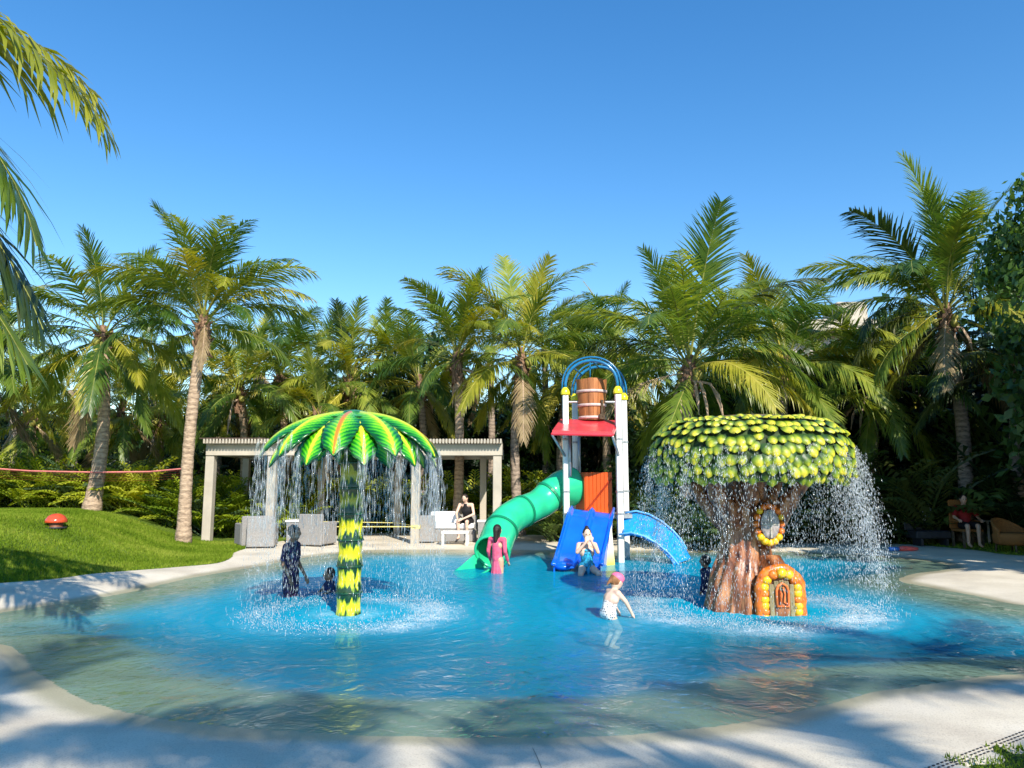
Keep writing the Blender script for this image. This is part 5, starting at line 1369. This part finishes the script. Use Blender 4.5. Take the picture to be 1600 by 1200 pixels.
mb = MB(); mb.box((0, .26, .80), (.56, .05, .72), bev=.02); build('backrest', mb, M['wicker_b'], t)
for a in (-1, 1):
    for b in (-1, 1): mb = MB(); mb.box((a * .23, b * .22, .2), (.045, .045, .4)); build('leg', mb, M['bark'], t)
    mb = MB(); mb.box((a * .27, 0, .64), (.05, .48, .04), bev=.01); build('armrest', mb, M['wicker_b'], t)
c = at(1545, 835, 19.6); t = thing('side_table', (c.x, c.y, h_at(c.x, c.y)), 'small white topped table in the shade between the red shirted person and the tub chair', 'table')
mb = MB(); mb.lathe([(.01, .62), (.30, .62), (.31, .60), (.30, .585), (.01, .585)], n=20); build('table_top', mb, M['cushion'], t)
mb = MB(); mb.tube([(0, 0, 0), (0, 0, .585)], .03, 8); build('stem', mb, M['white'], t)
c = at(1450, 835, 19.3); t = thing('lounge_seat', (c.x, c.y, h_at(c.x, c.y)), 'dark garden lounge seat with a white towel in the shade right of the fountains', 'seat')
for nm, cc, sz, m in (('seat', (0, 0, .3), (.9, .6, .2), 'dark'), ('backrest', (0, .3, .6), (.9, .1, .6), 'dark'), ('towel', (.1, .20, .80), (.26, .14, .34), 'cushion')):
    mb = MB(); mb.box(cc, sz, bev=.03); build(nm, mb, M[m], t)
mb = MB(); mb.box((-.32, -.1, .1), (.06, .4, .2)); mb.box((.32, -.1, .1), (.06, .4, .2)); build('leg_frame', mb, M['dark'], t)

# ------------------------------------------------------------------ small things
c = min((at(87, 824, y) for y in np.arange(13, 20, .1)), key=lambda p: abs(p.z - h_at(p.x, p.y))); c.z = h_at(c.x, c.y)
t = thing('mushroom_lamp', c, 'small red domed mushroom garden lamp on the lawn mound', 'garden lamp')
Yl = c.y; s = Yl / FOC
mb = MB(); mb.lathe([(.005, .30), (.08, .29), (.15, .25), (.20, .18), (.215, .125), (.20, .11), (.10, .11)], n=24); build('cap', mb, M['lamp_red'], t, smooth=True)
mb = MB(); mb.lathe([(.13, .11), (.135, .05), (.15, 0)], n=18); build('stem', mb, simple('lamp_stem', (.20, .07, .03), .5), t, smooth=True)
mb = MB(); mb.lathe([(.20, .0), (.21, .025), (.10, .03)], n=18); build('base', mb, M['dark'], t, smooth=True)
# red cord strung between the left trunks
t = thing('cord', (-12, 19.7, 2), 'thin pinkish red cord strung across the left palms with dark red netting below', 'cord')
pts = [at(-10, 732, 19.6), at(50, 736, 19.6), at(150, 738, 19.6), at(235, 737, 19.6), at(300, 731, 19.2)]
mb = MB(); mb.tube([p - Vector((-12, 19.7, 2)) for p in pts], .02, 5); build('line', mb, M['rope_r'], t)
mb = MB()
for i in range(4):
    a, b = pts[i], pts[i + 1]
    for k in range(10):
        p = a.lerp(b, k / 10) - Vector((-12, 19.7, 2)); q = a.lerp(b, (k + 1) / 10) - Vector((-12, 19.7, 2))
        for r in range(4):
            mb.tube([p + Vector((0, 0, -.05 - r * .06)), q + Vector((0, 0, -.05 - r * .06))], .0035, 3, cap=False)
build('netting', mb, M['net_r'], t)
mb = MB(); pts = [at(500, 823, 20.9), at(560, 823, 20.4), at(650, 823, 19.84)]; mb.tube(pts, .016, 5); mb.tube([at(505, 815, 22), at(622, 817, 22), at(650, 822, 19.84)], .012, 5); mb.lathe([(.125 * 1.3, -.05), (.128 * 1.3, .05)], c=at(650, 823, 20), n=4, a0=math.pi / 4, a1=math.pi / 4 + 2 * math.pi)
tag(build('yellow_rope', mb, M['rope_y']), 'yellow rope tied across the pergola bay to the third front post', 'rope')
# water toy lying on the far right terrace
c = gnd(1412, 861, .01); t = thing('water_toy', c, 'pink and blue water toy lying on the terrace right of the mushroom shaped tree', 'toy', None, .1)
mb = MB(); mb.tube([(-.36, 0, .05), (-.12, 0, .05)], .045, 8); build('handle', mb, M['toy_blue'], t, smooth=True)
mb = MB(); mb.tube([(-.12, 0, .05), (.0, 0, .06), (.22, 0, .05), (.36, 0, .05)], [.05, .065, .055, .03], 8); build('barrel', mb, M['toy_red'], t, smooth=True)
# floor spray nozzle near the toy
# slotted drain along the bottom right corner of the deck
t = thing('slot_drain', gnd(1490, 1165, 0), 'slotted drain strip in the deck beside the dark grass corner', 'drain')
a = gnd(1420, 1200, 0); b = gnd(1600, 1133, 0); d = (b - a); dn = d.normalized(); pn_ = Vector((-dn.y, dn.x, 0)); o0 = t.matrix_basis.translation
SB = MB(); SB.box((0, 0, 0), (.020, .009, .004)); SB = SB.mesh('slot'); SB.materials.append(M['dark'])
for i in range(46):
    for j in range(3):
        p = a + dn * (i * .045 - .05) + pn_ * (j * .03 - .13) - o0; p.z = h_at(p.x + o0.x, p.y + o0.y) + .004
        link('slot', SB, None, t, p, (0, 0, math.atan2(dn.y, dn.x)))
# expansion joint and a hairline crack in the near deck
DK = bpy.data.objects['pool_deck']
mb = MB()
for line in ([(832, 1158), (838, 1175), (846, 1200), (860, 1240)],):
    q = [gnd(a, b, 0) for a, b in line]; n_ = 14; pp = []
    for i in range(len(q) - 1):
        for k in range(n_): pp.append(q[i].lerp(q[i + 1], k / n_))
    for a, b in zip(pp[:-1], pp[1:]):
        d = (b - a).normalized(); s_ = Vector((-d.y, d.x, 0)) * .002
        za = Vector((0, 0, h_at(a.x, a.y) + .004)); zb = Vector((0, 0, h_at(b.x, b.y) + .004)); a2 = Vector((a.x, a.y, 0)); b2 = Vector((b.x, b.y, 0))
        mb.quad(a2 - s_ + za, b2 - s_ + zb, b2 + s_ + zb, a2 + s_ + za)
build('expansion_joint', mb, simple('joint_filler', (.22, .19, .15), .9), DK)
# ------------------------------------------------------------------ people
def capsules(parts, voxel=.012, name='body', smooth_it=3):
    """parts: ('c', a, b, ra, rb) tapered limbs or ('e', centre, radii, euler) ellipsoids; fused into one skin"""
    mb = MB()
    for p in parts:
        if p[0] == 'c':
            a, b, ra, rb = Vector(p[1]), Vector(p[2]), p[3], p[4]
            n = 5
            pts = [a.lerp(b, i / n) for i in range(n + 1)]; d = (b - a).normalized()
            pts = [a - d * ra * .9, a - d * ra * .5] + pts + [b + d * rb * .5, b + d * rb * .9]
            rad = [ra * .35, ra * .85] + [ra + (rb - ra) * i / n for i in range(n + 1)] + [rb * .85, rb * .35]
            mb.tube(pts, rad, 12)
        else:
            rot = Euler(p[3]).to_matrix() if len(p) > 3 else None
            mb.ell(p[1], p[2], 16, 10, rot)
    me = mb.mesh(name)
    o = bpy.data.objects.new('tmp', me); COL.objects.link(o)
    m = o.modifiers.new('r', 'REMESH'); m.mode = 'VOXEL'; m.voxel_size = voxel; m.use_smooth_shade = True
    s = o.modifiers.new('s', 'SMOOTH'); s.factor = .5; s.iterations = smooth_it
    bpy.context.view_layer.update()
    ev = o.evaluated_get(bpy.context.evaluated_depsgraph_get())
    out = bpy.data.meshes.new_from_object(ev); out.name = name
    out.polygons.foreach_set('use_smooth', [True] * len(out.polygons))
    bpy.data.objects.remove(o); bpy.data.meshes.remove(me)
    return out
def person(loc, rz, J, s, label, skin, hair, clothes, look=(0, -1, 0), hairstyle='short', voxel=.011, female=False):
    """J: joints in metres in the person's frame (facing -Y); s: body scale for radii"""
    V = {k: Vector(v) for k, v in J.items()}
    t = thing('person', loc, label, 'person', None, rz)
    look = Vector(look).normalized()
    H = V['head']; hr = .092 * (s * .35 + .65)
    side = look.cross(Vector((0, 0, 1))).normalized()
    up = side.cross(look).normalized()
    if up.z < 0: up = -up
    rotm = Matrix((side, look, up)).transposed().to_euler()
    P = []
    P.append(('e', H, (hr * .84, hr * .98, hr * 1.22), rotm))
    P.append(('e', H + look * hr * .35 - up * hr * .62, (hr * .5, hr * .5, hr * .5), rotm))
    P.append(('e', H + look * hr * 1.02 - up * hr * .12, (hr * .13, hr * .2, hr * .26), rotm))
    for sd in (-1, 1):
        P.append(('e', H + side * sd * hr * .88, (hr * .1, hr * .2, hr * .3), rotm))
    P.append(('c', V['neck'], H - up * hr * .6, .052 * s, .048 * s))
    sp_ = V['chest'].lerp(V['neck'], .5)
    P += [('c', V['pelvis'], V['chest'], .105 * s, .118 * s), ('c', V['chest'], V['neck'], .11 * s, .055 * s)]
    sh = (V['sr'] - V['sl']).normalized()
    P += [('c', V['chest'] - sh * .05 * s, V['chest'] + sh * .05 * s, .105 * s, .105 * s), ('c', V['pelvis'] - sh * .055 * s, V['pelvis'] + sh * .055 * s, .10 * s, .10 * s)]
    for k in 'lr':
        S_, E_, W_ = V['s' + k], V['e' + k], V['w' + k]
        P += [('c', V['neck'].lerp(V['chest'], .25), S_, .06 * s, .052 * s), ('c', S_, E_, .048 * s, .037 * s), ('c', E_, W_, .037 * s, .025 * s)]
        d = (W_ - E_).normalized()
        if 'hd' + k in V: d = (V['hd' + k]).normalized()
        pl = W_ + d * .045 * s
        w_ = d.cross(Vector((.3, 1, .2))).normalized(); nn = w_.cross(d).normalized()
        P.append(('c', W_, pl, .025 * s, .031 * s))
        for i, (o_, l_) in enumerate(((-.030, .055), (-.010, .068), (.010, .064), (.029, .050))):
            b_ = pl + w_ * o_ * s + d * .025 * s; m_ = b_ + d * l_ * .55 * s + nn * .006 * s; e_ = m_ + d * l_ * .4 * s + nn * .018 * s
            P += [('c', pl + w_ * o_ * .7 * s, b_, .013 * s, .0105 * s), ('c', b_, m_, .0105 * s, .009 * s), ('c', m_, e_, .009 * s, .007 * s)]
        th0 = W_ + d * .02 * s; th1 = th0 - w_ * .045 * s + d * .03 * s; P += [('c', th0, th1, .014 * s, .011 * s), ('c', th1, th1 + d * .028 * s - w_ * .006 * s, .011 * s, .008 * s)]
        Hh, K_, A_ = V['h' + k], V['k' + k], V['a' + k]
        P += [('c', Hh, K_, .078 * s, .052 * s), ('c', K_, A_, .052 * s, .032 * s), ('e', K_.lerp(A_, .3) , (.050 * s, .052 * s, .07 * s))]
        ft = V.get('f' + k, A_ + Vector((0, -.14 * s, -.04 * s)))
        P.append(('c', A_, ft, .034 * s, .024 * s))
    me = capsules(P, voxel); me.materials.append(M[skin]); link('body', me, None, t)
    # face
    for sd in (-1, 1):
        mb = MB(); mb.ell((0, 0, 0), (hr * .13, hr * .07, hr * .08), 10, 6, rotm.to_matrix()); build('eye', mb, M['eye'], t, smooth=True).location = H + look * hr * .90 + side * sd * hr * .32 + up * hr * .05
    mb = MB(); mb.ell((0, 0, 0), (hr * .24, hr * .08, hr * .07), 10, 6, rotm.to_matrix()); build('mouth', mb, M['lip'], t, smooth=True).location = H + look * hr * .80 - up * hr * .55
    # hair
    HP = [('e', H + up * hr * .22 - look * hr * .16, (hr * .95, hr * 1.02, hr * 1.12), rotm)]
    cut = None
    if hairstyle == 'bun':
        HP += [('e', H + up * hr * 1.35 - look * hr * .25, (hr * .45, hr * .45, hr * .4), rotm)]
    if hairstyle == 'long':
        HP += [('c', H - look * hr * .55, H - look * hr * .85 - up * hr * 2.4, hr * .75, hr * .45), ('c', H - look * hr * .2 + side * hr * .6, H - look * hr * .5 + side * hr * .5 - up * hr * 1.9, hr * .4, hr * .25), ('c', H - look * hr * .2 - side * hr * .6, H - look * hr * .5 - side * hr * .5 - up * hr * 1.9, hr * .4, hr * .25)]
    if hairstyle == 'pony':
        HP += [('c', H - look * hr * 1.0 + up * hr * .1, H - look * hr * 1.5 - up * hr * 1.0, hr * .32, hr * .12)]
    if hairstyle == 'curly':
        for i in range(16):
            a = 2.4 * i; z = .1 + .9 * (i / 16); r = math.sqrt(max(0, 1 - z * z)); HP.append(('e', H + side * (math.cos(a) * r * hr * .9) + look * (math.sin(a) * r * hr * .9 - hr * .2) + up * (z * hr * 1.2 + .1 * hr), (hr * .3, hr * .3, hr * .28), rotm))
    me = capsules(HP, voxel, 'hair', 2)
    # open the face: drop hair in front below the brow
    me.materials.append(M[hair]); link('hair', me, None, t, loc=-look * hr * .06)
    for (nm, kind, mat) in clothes:
        e = .011 * max(s, .8); C_ = []
        if kind in ('top', 'tee', 'rash'):
            C_ += [('c', V['pelvis'], V['chest'], .105 * s + e, .118 * s + e), ('c', V['chest'] - sh * .05 * s, V['chest'] + sh * .05 * s, .105 * s + e, .105 * s + e), ('c', V['chest'], V['neck'].lerp(V['chest'], .2), .11 * s + e, .065 * s + e)]
            for k in 'lr':
                S_, E_, W_ = V['s' + k], V['e' + k], V['w' + k]
                if kind != 'top': C_ += [('c', V['neck'].lerp(V['chest'], .3), S_, .06 * s + e, .052 * s + e)]
                if kind == 'tee': C_ += [('c', S_, S_.lerp(E_, .75), .05 * s + e, .046 * s + e)]
                if kind == 'rash': C_ += [('c', S_, E_, .048 * s + e, .037 * s + e), ('c', E_, E_.lerp(W_, .8), .037 * s + e, .028 * s + e)]
        if kind in ('swim', 'rash_s', 'shorts', 'swim_skirt', 'swimlow'):
            if kind != 'shorts':
                C_ += [('c', V['pelvis'], V['chest'] if kind != 'swimlow' else V['pelvis'].lerp(V['chest'], .75), .105 * s + e, (.112 if kind != 'swimlow' else .108) * s + e), ('c', V['pelvis'] - sh * .055 * s, V['pelvis'] + sh * .055 * s, .10 * s + e, .10 * s + e)]
            if kind in ('swim', 'swim_skirt'):
                for k in 'lr': C_ += [('c', V['chest'], V['s' + k].lerp(V['neck'], .35) + Vector((0, 0, .02)), .06 * s, .022 * s)]
            if kind == 'shorts':
                C_ += [('c', V['pelvis'] - sh * .055 * s, V['pelvis'] + sh * .055 * s, .103 * s + e, .103 * s + e)]
                for k in 'lr': C_ += [('c', V['h' + k], V['h' + k].lerp(V['k' + k], .75), .085 * s + e, .075 * s + e)]
            if kind == 'swim_skirt':
                for i in range(12): a = 2 * math.pi * i / 12; C_ += [('c', V['pelvis'] + Vector((math.cos(a) * .07 * s, math.sin(a) * .07 * s, 0)), V['pelvis'] + Vector((math.cos(a) * .15 * s, math.sin(a) * .15 * s, -.13 * s)), .035 * s, .022 * s)]
        if kind == 'leggings':
            for k in 'lr': C_ += [('c', V['h' + k], V['k' + k], .078 * s + e, .052 * s + e), ('c', V['k' + k], V['k' + k].lerp(V['a' + k], .85), .052 * s + e, .036 * s + e)]
            C_ += [('c', V['pelvis'] - sh * .055 * s, V['pelvis'] + sh * .055 * s, .103 * s + e, .103 * s + e)]
        if kind == 'dress':
            C_ += [('c', V['pelvis'], V['chest'], .115 * s + e, .12 * s + e), ('c', V['chest'], V['neck'].lerp(V['chest'], .2), .112 * s + e, .065 * s + e)]
            for i in range(9): a = 2 * math.pi * i / 9; C_ += [('c', V['pelvis'] + Vector((math.cos(a) * .06 * s, math.sin(a) * .06 * s, 0)), V['pelvis'] + Vector((math.cos(a) * .12 * s, math.sin(a) * .12 * s, -.34 * s)), .05 * s, .03 * s)]
            for k in 'lr': C_ += [('c', V['neck'].lerp(V['chest'], .3), V['s' + k], .06 * s + e, .052 * s + e), ('c', V['s' + k], V['e' + k], .048 * s + e, .037 * s + e), ('c', V['e' + k], V['e' + k].lerp(V['w' + k], .85), .037 * s + e, .027 * s + e)]
        if kind == 'cap':
            C_ += [('e', H + up * hr * .52 - look * hr * .05, (hr * 1.02, hr * 1.12, hr * .86), rotm)]
        me = capsules(C_, voxel, nm, 2); me.materials.append(M[mat]); link(nm, me, None, t)
    return t
def stand(Hh, **ov):
    b = dict(pelvis=(0, 0, .51), chest=(0, 0, .70), neck=(0, .01, .815), head=(0, -.01, .915), sl=(-.115, 0, .785), sr=(.115, 0, .785), el=(-.14, .02, .62), er=(.14, .02, .62), wl=(-.15, -.02, .47), wr=(.15, -.02, .47),
             hl=(-.055, 0, .49), hr=(.055, 0, .49), kl=(-.06, -.01, .27), kr=(.06, -.01, .27), al=(-.06, 0, .045), ar=(.06, 0, .045))
    b = {k: tuple(c * Hh for c in v) for k, v in b.items()}
    b.update(ov); return b
FLR = -.43
# boy standing in profile, facing right, in the umbrella's shade
c = gnd(453, 932, WZ); fz = h_at(c.x, c.y)
Hb = at(453, 820, c.y).z - fz
person((c.x, c.y, fz), R(78), stand(Hb, wr=(.13 * Hb, -.10 * Hb, .46 * Hb), er=(.135 * Hb, .0 * Hb, .62 * Hb), wl=(-.13 * Hb, -.06 * Hb, .47 * Hb), head=(0, -.03 * Hb, .915 * Hb)), Hb / 1.62, 'child standing in profile in dark purple swimwear under the dripping green umbrella fountain', 'skin_dark', 'hair_d',
       [('rash_top', 'tee', 'cl_navy'), ('swim_shorts', 'shorts', 'cl_navy'), ('leggings', 'leggings', 'cl_navy')], hairstyle='curly')
# small child low in the water behind the pole
c = gnd(516, 925, WZ); z = WZ
person((c.x, c.y, z), R(-60), dict(pelvis=(0, 0, -.10), chest=(0, -.01, .07), neck=(0, -.01, .165), head=(0, -.03, .265), sl=(-.10, 0, .14), sr=(.10, 0, .14), el=(-.16, -.06, .05), er=(.16, -.06, .04), wl=(-.13, -.13, .0), wr=(.12, -.13, .0),
       hl=(-.05, 0, -.12), hr=(.05, 0, -.12), kl=(-.10, -.22, -.12), kr=(.10, -.22, -.12), al=(-.12, -.30, -.30), ar=(.12, -.30, -.30)), .72, 'toddler in dark blue sitting in the water beside the segmented fountain pole', 'skin_dark', 'hair_d', [('rash_top', 'tee', 'cl_navyb')])
# girl in pink in front of the tube mouth
c = at(777, 887, 14.1); fz = h_at(c.x, c.y); Hb = at(776, 819, c.y).z - fz
person((c.x, c.y, fz), R(150), stand(Hb, wr=(.17 * Hb, -.10 * Hb, .46 * Hb), wl=(-.12 * Hb, -.10 * Hb, .47 * Hb)), Hb / 1.65, 'girl with long dark hair and pink swim dress at the green tube slide mouth', 'skin', 'hair_d', [('swim_dress', 'dress', 'cl_pink')], hairstyle='long')
# woman in turquoise kneeling at the end of the blue slide, hands to her face
c = at(917, 886, 14.0); z = WZ
hT = at(917, 822, c.y).z - z
k_ = hT / .86
person((c.x, c.y, z), R(4), {k: tuple(x * k_ for x in v) for k, v in dict(pelvis=(0, 0, .13), chest=(0, -.02, .38), neck=(0, -.03, .56), head=(0, -.07, .715), sl=(-.15, -.02, .52), sr=(.15, -.02, .52), el=(-.21, -.20, .40), er=(.17, -.22, .40), wl=(-.06, -.27, .58), wr=(.05, -.28, .59),
       hdl=(.25, .15, .95), hdr=(-.25, .15, .95), hl=(-.08, 0, .10), hr=(.08, 0, .10), kl=(-.17, -.34, .04), kr=(.16, -.34, .04), al=(-.16, -.14, -.22), ar=(.16, -.14, -.22)).items()}, .98 * k_, 'woman in a turquoise swimsuit kneeling below the blue slide, both hands at her face', 'skin_pale', 'hair_d',
       [('swimsuit', 'swim_skirt', 'cl_blue')], hairstyle='bun')
# little girl in polka dots, bending, pink cap
c = gnd(952, 966, WZ); z = WZ
k_ = (at(960, 896, c.y).z - z) / .56
person((c.x, c.y, z), R(118), {k: tuple(x * k_ for x in v) for k, v in dict(pelvis=(0, .02, .06), chest=(0, -.035, .24), neck=(0, -.085, .345), head=(0, -.13, .45), sl=(-.105, -.07, .32), sr=(.105, -.07, .32), el=(-.13, -.17, .21), er=(.13, -.13, .22), wl=(-.13, -.26, .06), wr=(.12, -.22, .06),
       hl=(-.055, .02, .05), hr=(.055, .02, .05), kl=(-.06, -.12, -.14), kr=(.06, -.12, -.14), al=(-.06, .02, -.33), ar=(.06, .02, -.33)).items()}, .80 * k_, 'little girl with a pink cap and black and white dotted swimsuit bending over the water', 'skin_pale', 'hair_b',
       [('swimsuit', 'swimlow', 'cl_dots'), ('swim_cap', 'cap', 'cap_pink')], look=(0, -.9, -.35), hairstyle='pony')
# person half behind the tree fountain
c = gnd(1104, 928, WZ); fz = h_at(c.x, c.y); Hb = at(1117, 868, c.y).z - fz
person((c.x, c.y, fz), R(-130), stand(Hb), Hb / 1.62, 'child in dark blue swimwear half hidden at the left side of the brown tree fountain', 'skin_dark', 'hair_d', [('rash_top', 'rash', 'cl_navyb'), ('swim_shorts', 'shorts', 'cl_navyb')])
# woman sitting under the pergola
c = at(731, 820, 20.75)
person((c.x, c.y, .50), R(-18), dict(pelvis=(0, 0, .08), chest=(0, -.10, .36), neck=(0, -.17, .55), head=(0, -.24, .69), sl=(-.18, -.15, .51), sr=(.18, -.15, .51), el=(-.24, -.26, .28), er=(.26, -.22, .26), wl=(-.14, -.42, .14), wr=(.02, -.42, .14),
       hl=(-.09, 0, .06), hr=(.09, 0, .06), kl=(-.13, -.42, .06), kr=(.13, -.42, .06), al=(-.12, -.36, -.36), ar=(.12, -.36, -.36)), 1.0, 'woman in a black sleeveless top leaning forward on the daybed under the pergola', 'skin_pale', 'hair_d',
       [('tank_top', 'top', 'cl_black'), ('shorts', 'shorts', 'cl_black')], look=(0, -.85, -.5), hairstyle='long', voxel=.014)
# person in red in the shade
p0 = CH.matrix_basis.translation
person((p0.x, p0.y, p0.z + .46), R(-10), dict(pelvis=(0, .08, .09), chest=(0, .10, .36), neck=(0, .10, .56), head=(0, .08, .71), sl=(-.19, .1, .51), sr=(.19, .1, .51), el=(-.27, .02, .28), er=(.27, .02, .28), wl=(-.26, -.22, .22), wr=(.24, -.22, .22),
       hl=(-.09, .05, .08), hr=(.09, .05, .08), kl=(-.12, -.36, .08), kr=(.12, -.36, .08), al=(-.12, -.34, -.36), ar=(.12, -.34, -.36)), 1.05, 'person in a red shirt sitting in a chair in deep shade at the right', 'skin', 'hair_d',
       [('shirt', 'tee', 'cl_red'), ('shorts', 'shorts', 'cl_black')], voxel=.014)

# ------------------------------------------------------------------ falling water
def mat_drop():
    m, nt, out = mat_new('water_drops')
    d = N(nt, 'BsdfDiffuse'); d.inputs[0].default_value = (.86, .91, .94, 1); g = N(nt, 'BsdfGlossy'); g.inputs['Roughness'].default_value = .15
    tr = N(nt, 'BsdfTransparent'); tl = N(nt, 'BsdfTranslucent'); tl.inputs[0].default_value = (.86, .91, .94, 1)
    a = N(nt, 'MixShader'); a.inputs[0].default_value = .35; nt.links.new(d.outputs[0], a.inputs[1]); nt.links.new(tl.outputs[0], a.inputs[2])
    b = N(nt, 'MixShader'); b.inputs[0].default_value = .25; nt.links.new(a.outputs[0], b.inputs[1]); nt.links.new(g.outputs[0], b.inputs[2])
    c = N(nt, 'MixShader'); c.inputs[0].default_value = .52; nt.links.new(b.outputs[0], c.inputs[1]); nt.links.new(tr.outputs[0], c.inputs[2])
    nt.links.new(c.outputs[0], out.inputs[0]); return m
M['drop'] = mat_drop()
def drops_mesh(name, P, r, l, dirs=None):
    """octahedral drops at P with radius r and half length l along dirs"""
    n = len(P)
    if dirs is None: dirs = np.tile([0, 0, 1.0], (n, 1))
    dirs = dirs / np.linalg.norm(dirs, axis=1)[:, None]
    a = np.cross(dirs, np.array([.9, .1, .2])); a /= np.linalg.norm(a, axis=1)[:, None]; b = np.cross(dirs, a)
    r = r[:, None]; l = l[:, None]
    v = np.stack([P + dirs * l, P + a * r, P + b * r, P - a * r, P - b * r, P - dirs * l], 1).reshape(-1, 3)
    f = np.array([[0, 1, 2], [0, 2, 3], [0, 3, 4], [0, 4, 1], [5, 2, 1], [5, 3, 2], [5, 4, 3], [5, 1, 4]])
    F = (np.arange(n)[:, None, None] * 6 + f[None]).reshape(-1)
    me = bpy.data.meshes.new(name); me.vertices.add(6 * n); me.vertices.foreach_set('co', v.ravel()); me.loops.add(len(F)); me.loops.foreach_set('vertex_index', F)
    me.polygons.add(8 * n); me.polygons.foreach_set('loop_start', np.arange(0, 24 * n, 3)); me.polygons.foreach_set('loop_total', np.full(8 * n, 3)); me.update(calc_edges=True)
    return link(name, me, M['drop'])
def build_falls_palm():
    P = []; Rr = []; Ll = []
    ztop_ = 1.93
    for ring in (0, 1):
        for k in range(10):
            a = 2 * math.pi * (k + (.5 if ring else 0)) / 10 - math.pi / 2 + .02
            rad = 1.11 if ring == 0 else 1.04; z0 = ztop_ + (.02 if ring == 0 else -.06)
            for st in range(6):
                aa = a + NR.normal(0, .085); rr = rad + NR.normal(0, .035); z1 = z0 + abs(NR.normal(0, .09)); n = int(NR.uniform(45, 95))
                u = NR.rand(n) ** 1.6; z = z1 + (WZ - z1) * u
                spr = .008 + .085 * u; x = PC.x + np.cos(aa) * (rr + .10 * np.sqrt(u)) + NR.normal(0, 1, n) * spr; y = PC.y + np.sin(aa) * (rr + .10 * np.sqrt(u)) + NR.normal(0, 1, n) * spr
                P.append(np.stack([x, y, z], -1)); Rr.append(NR.uniform(.0012, .0032, n) * (.8 + .4 * u)); Ll.append(np.where(u < .45, NR.uniform(.02, .11, n), NR.uniform(.006, .045, n)))
    P = np.concatenate(P); return drops_mesh('falling_water', P, np.concatenate(Rr), np.concatenate(Ll))
tag(build_falls_palm(), 'strings of water falling from the leaf tips of the green umbrella fountain', 'falling water', kind='stuff')
def build_falls_tree():
    P = []; Rr = []; Ll = []; D = []
    for st in range(175):
        a = NR.uniform(0, 2 * math.pi); n = int(NR.uniform(60, 150)); right = (1 + math.cos(a)) / 2
        v0 = NR.uniform(.1, .45) + .35 * right * NR.rand(); z1 = NR.uniform(1.75, 2.15) ; r0_ = float(np.interp(z1, [1.75, 1.95, 2.2], [1.27, 1.35, 1.22])) + .02
        if NR.rand() < .16: r0_ -= NR.uniform(.1, .75); z1 = 1.72; v0 *= .3
        T = math.sqrt(2 * (z1 - WZ) / 9.81); t_ = T * NR.rand(n) ** .8
        z = z1 - 4.905 * t_ ** 2; rr = r0_ + v0 * t_ * 1.1; u = t_ / T
        sp_ = .015 + .06 * u
        x = TC.x + .1 + np.cos(a) * rr + NR.normal(0, 1, n) * sp_; y = TC.y + np.sin(a) * rr + NR.normal(0, 1, n) * sp_
        P.append(np.stack([x, y, z + NR.normal(0, 1, n) * sp_], -1)); Rr.append(NR.uniform(.0017, .0048, n)); Ll.append(NR.uniform(.004, .030, n))
        D.append(np.stack([np.full(n, math.cos(a) * v0), np.full(n, math.sin(a) * v0), -9.81 * t_ - .5], -1))
    # sheets arching off the crown left and right and running over the leaves
    for (a, w_) in ((.0, .18), (math.pi + .1, .14), (.35, .2), (-.3, .15), (2.6, .2)):
        n = 1700; aa = a + NR.normal(0, w_, n); T = .66; t_ = T * NR.rand(n) ** .9; v0 = .9 + NR.normal(0, .07, n)
        if abs(a) > 2: v0 *= .6
        rr = 1.0 + v0 * t_; z = 2.32 - .1 * t_ - 4.6 * t_ ** 2 + NR.normal(0, .03, n); k = (z > WZ)
        P.append(np.stack([TC.x + .1 + np.cos(aa) * rr, TC.y + np.sin(aa) * rr, z], -1)[k]); kk = k.sum(); Rr.append(NR.uniform(.0018, .006, kk)); Ll.append(NR.uniform(.004, .03, kk)); D.append(np.stack([np.cos(aa) * v0, np.sin(aa) * v0, -.2 - 9.2 * t_], -1)[k])
    P = np.concatenate(P); return drops_mesh('falling_water', P, np.concatenate(Rr), np.concatenate(Ll), np.concatenate(D))
tag(build_falls_tree(), 'curtain of drops falling all round the crown of the brown tree fountain', 'falling water', kind='stuff')
def build_splash():
    P = []; Rr = []; Ll = []; D = []
    for c, r, kd in FEAT:
        n = 5200 if kd == 'tree' else 2600
        a = NR.uniform(0, 2 * math.pi, n); rr = r + NR.normal(0, .16, n); h = np.abs(NR.normal(0, .055, n)) + .0
        P.append(np.stack([c.x + np.cos(a) * rr, c.y + np.sin(a) * rr, WZ + h], -1)); Rr.append(NR.uniform(.002, .0065, n)); Ll.append(NR.uniform(.003, .02, n)); D.append(NR.normal(size=(n, 3)) * np.array([.6, .6, 1.2]))
    return drops_mesh('splash', np.concatenate(P), np.concatenate(Rr), np.concatenate(Ll), np.concatenate(D))
tag(build_splash(), 'low white splashes where the falling water meets the pool round both fountains', 'splash', kind='stuff')
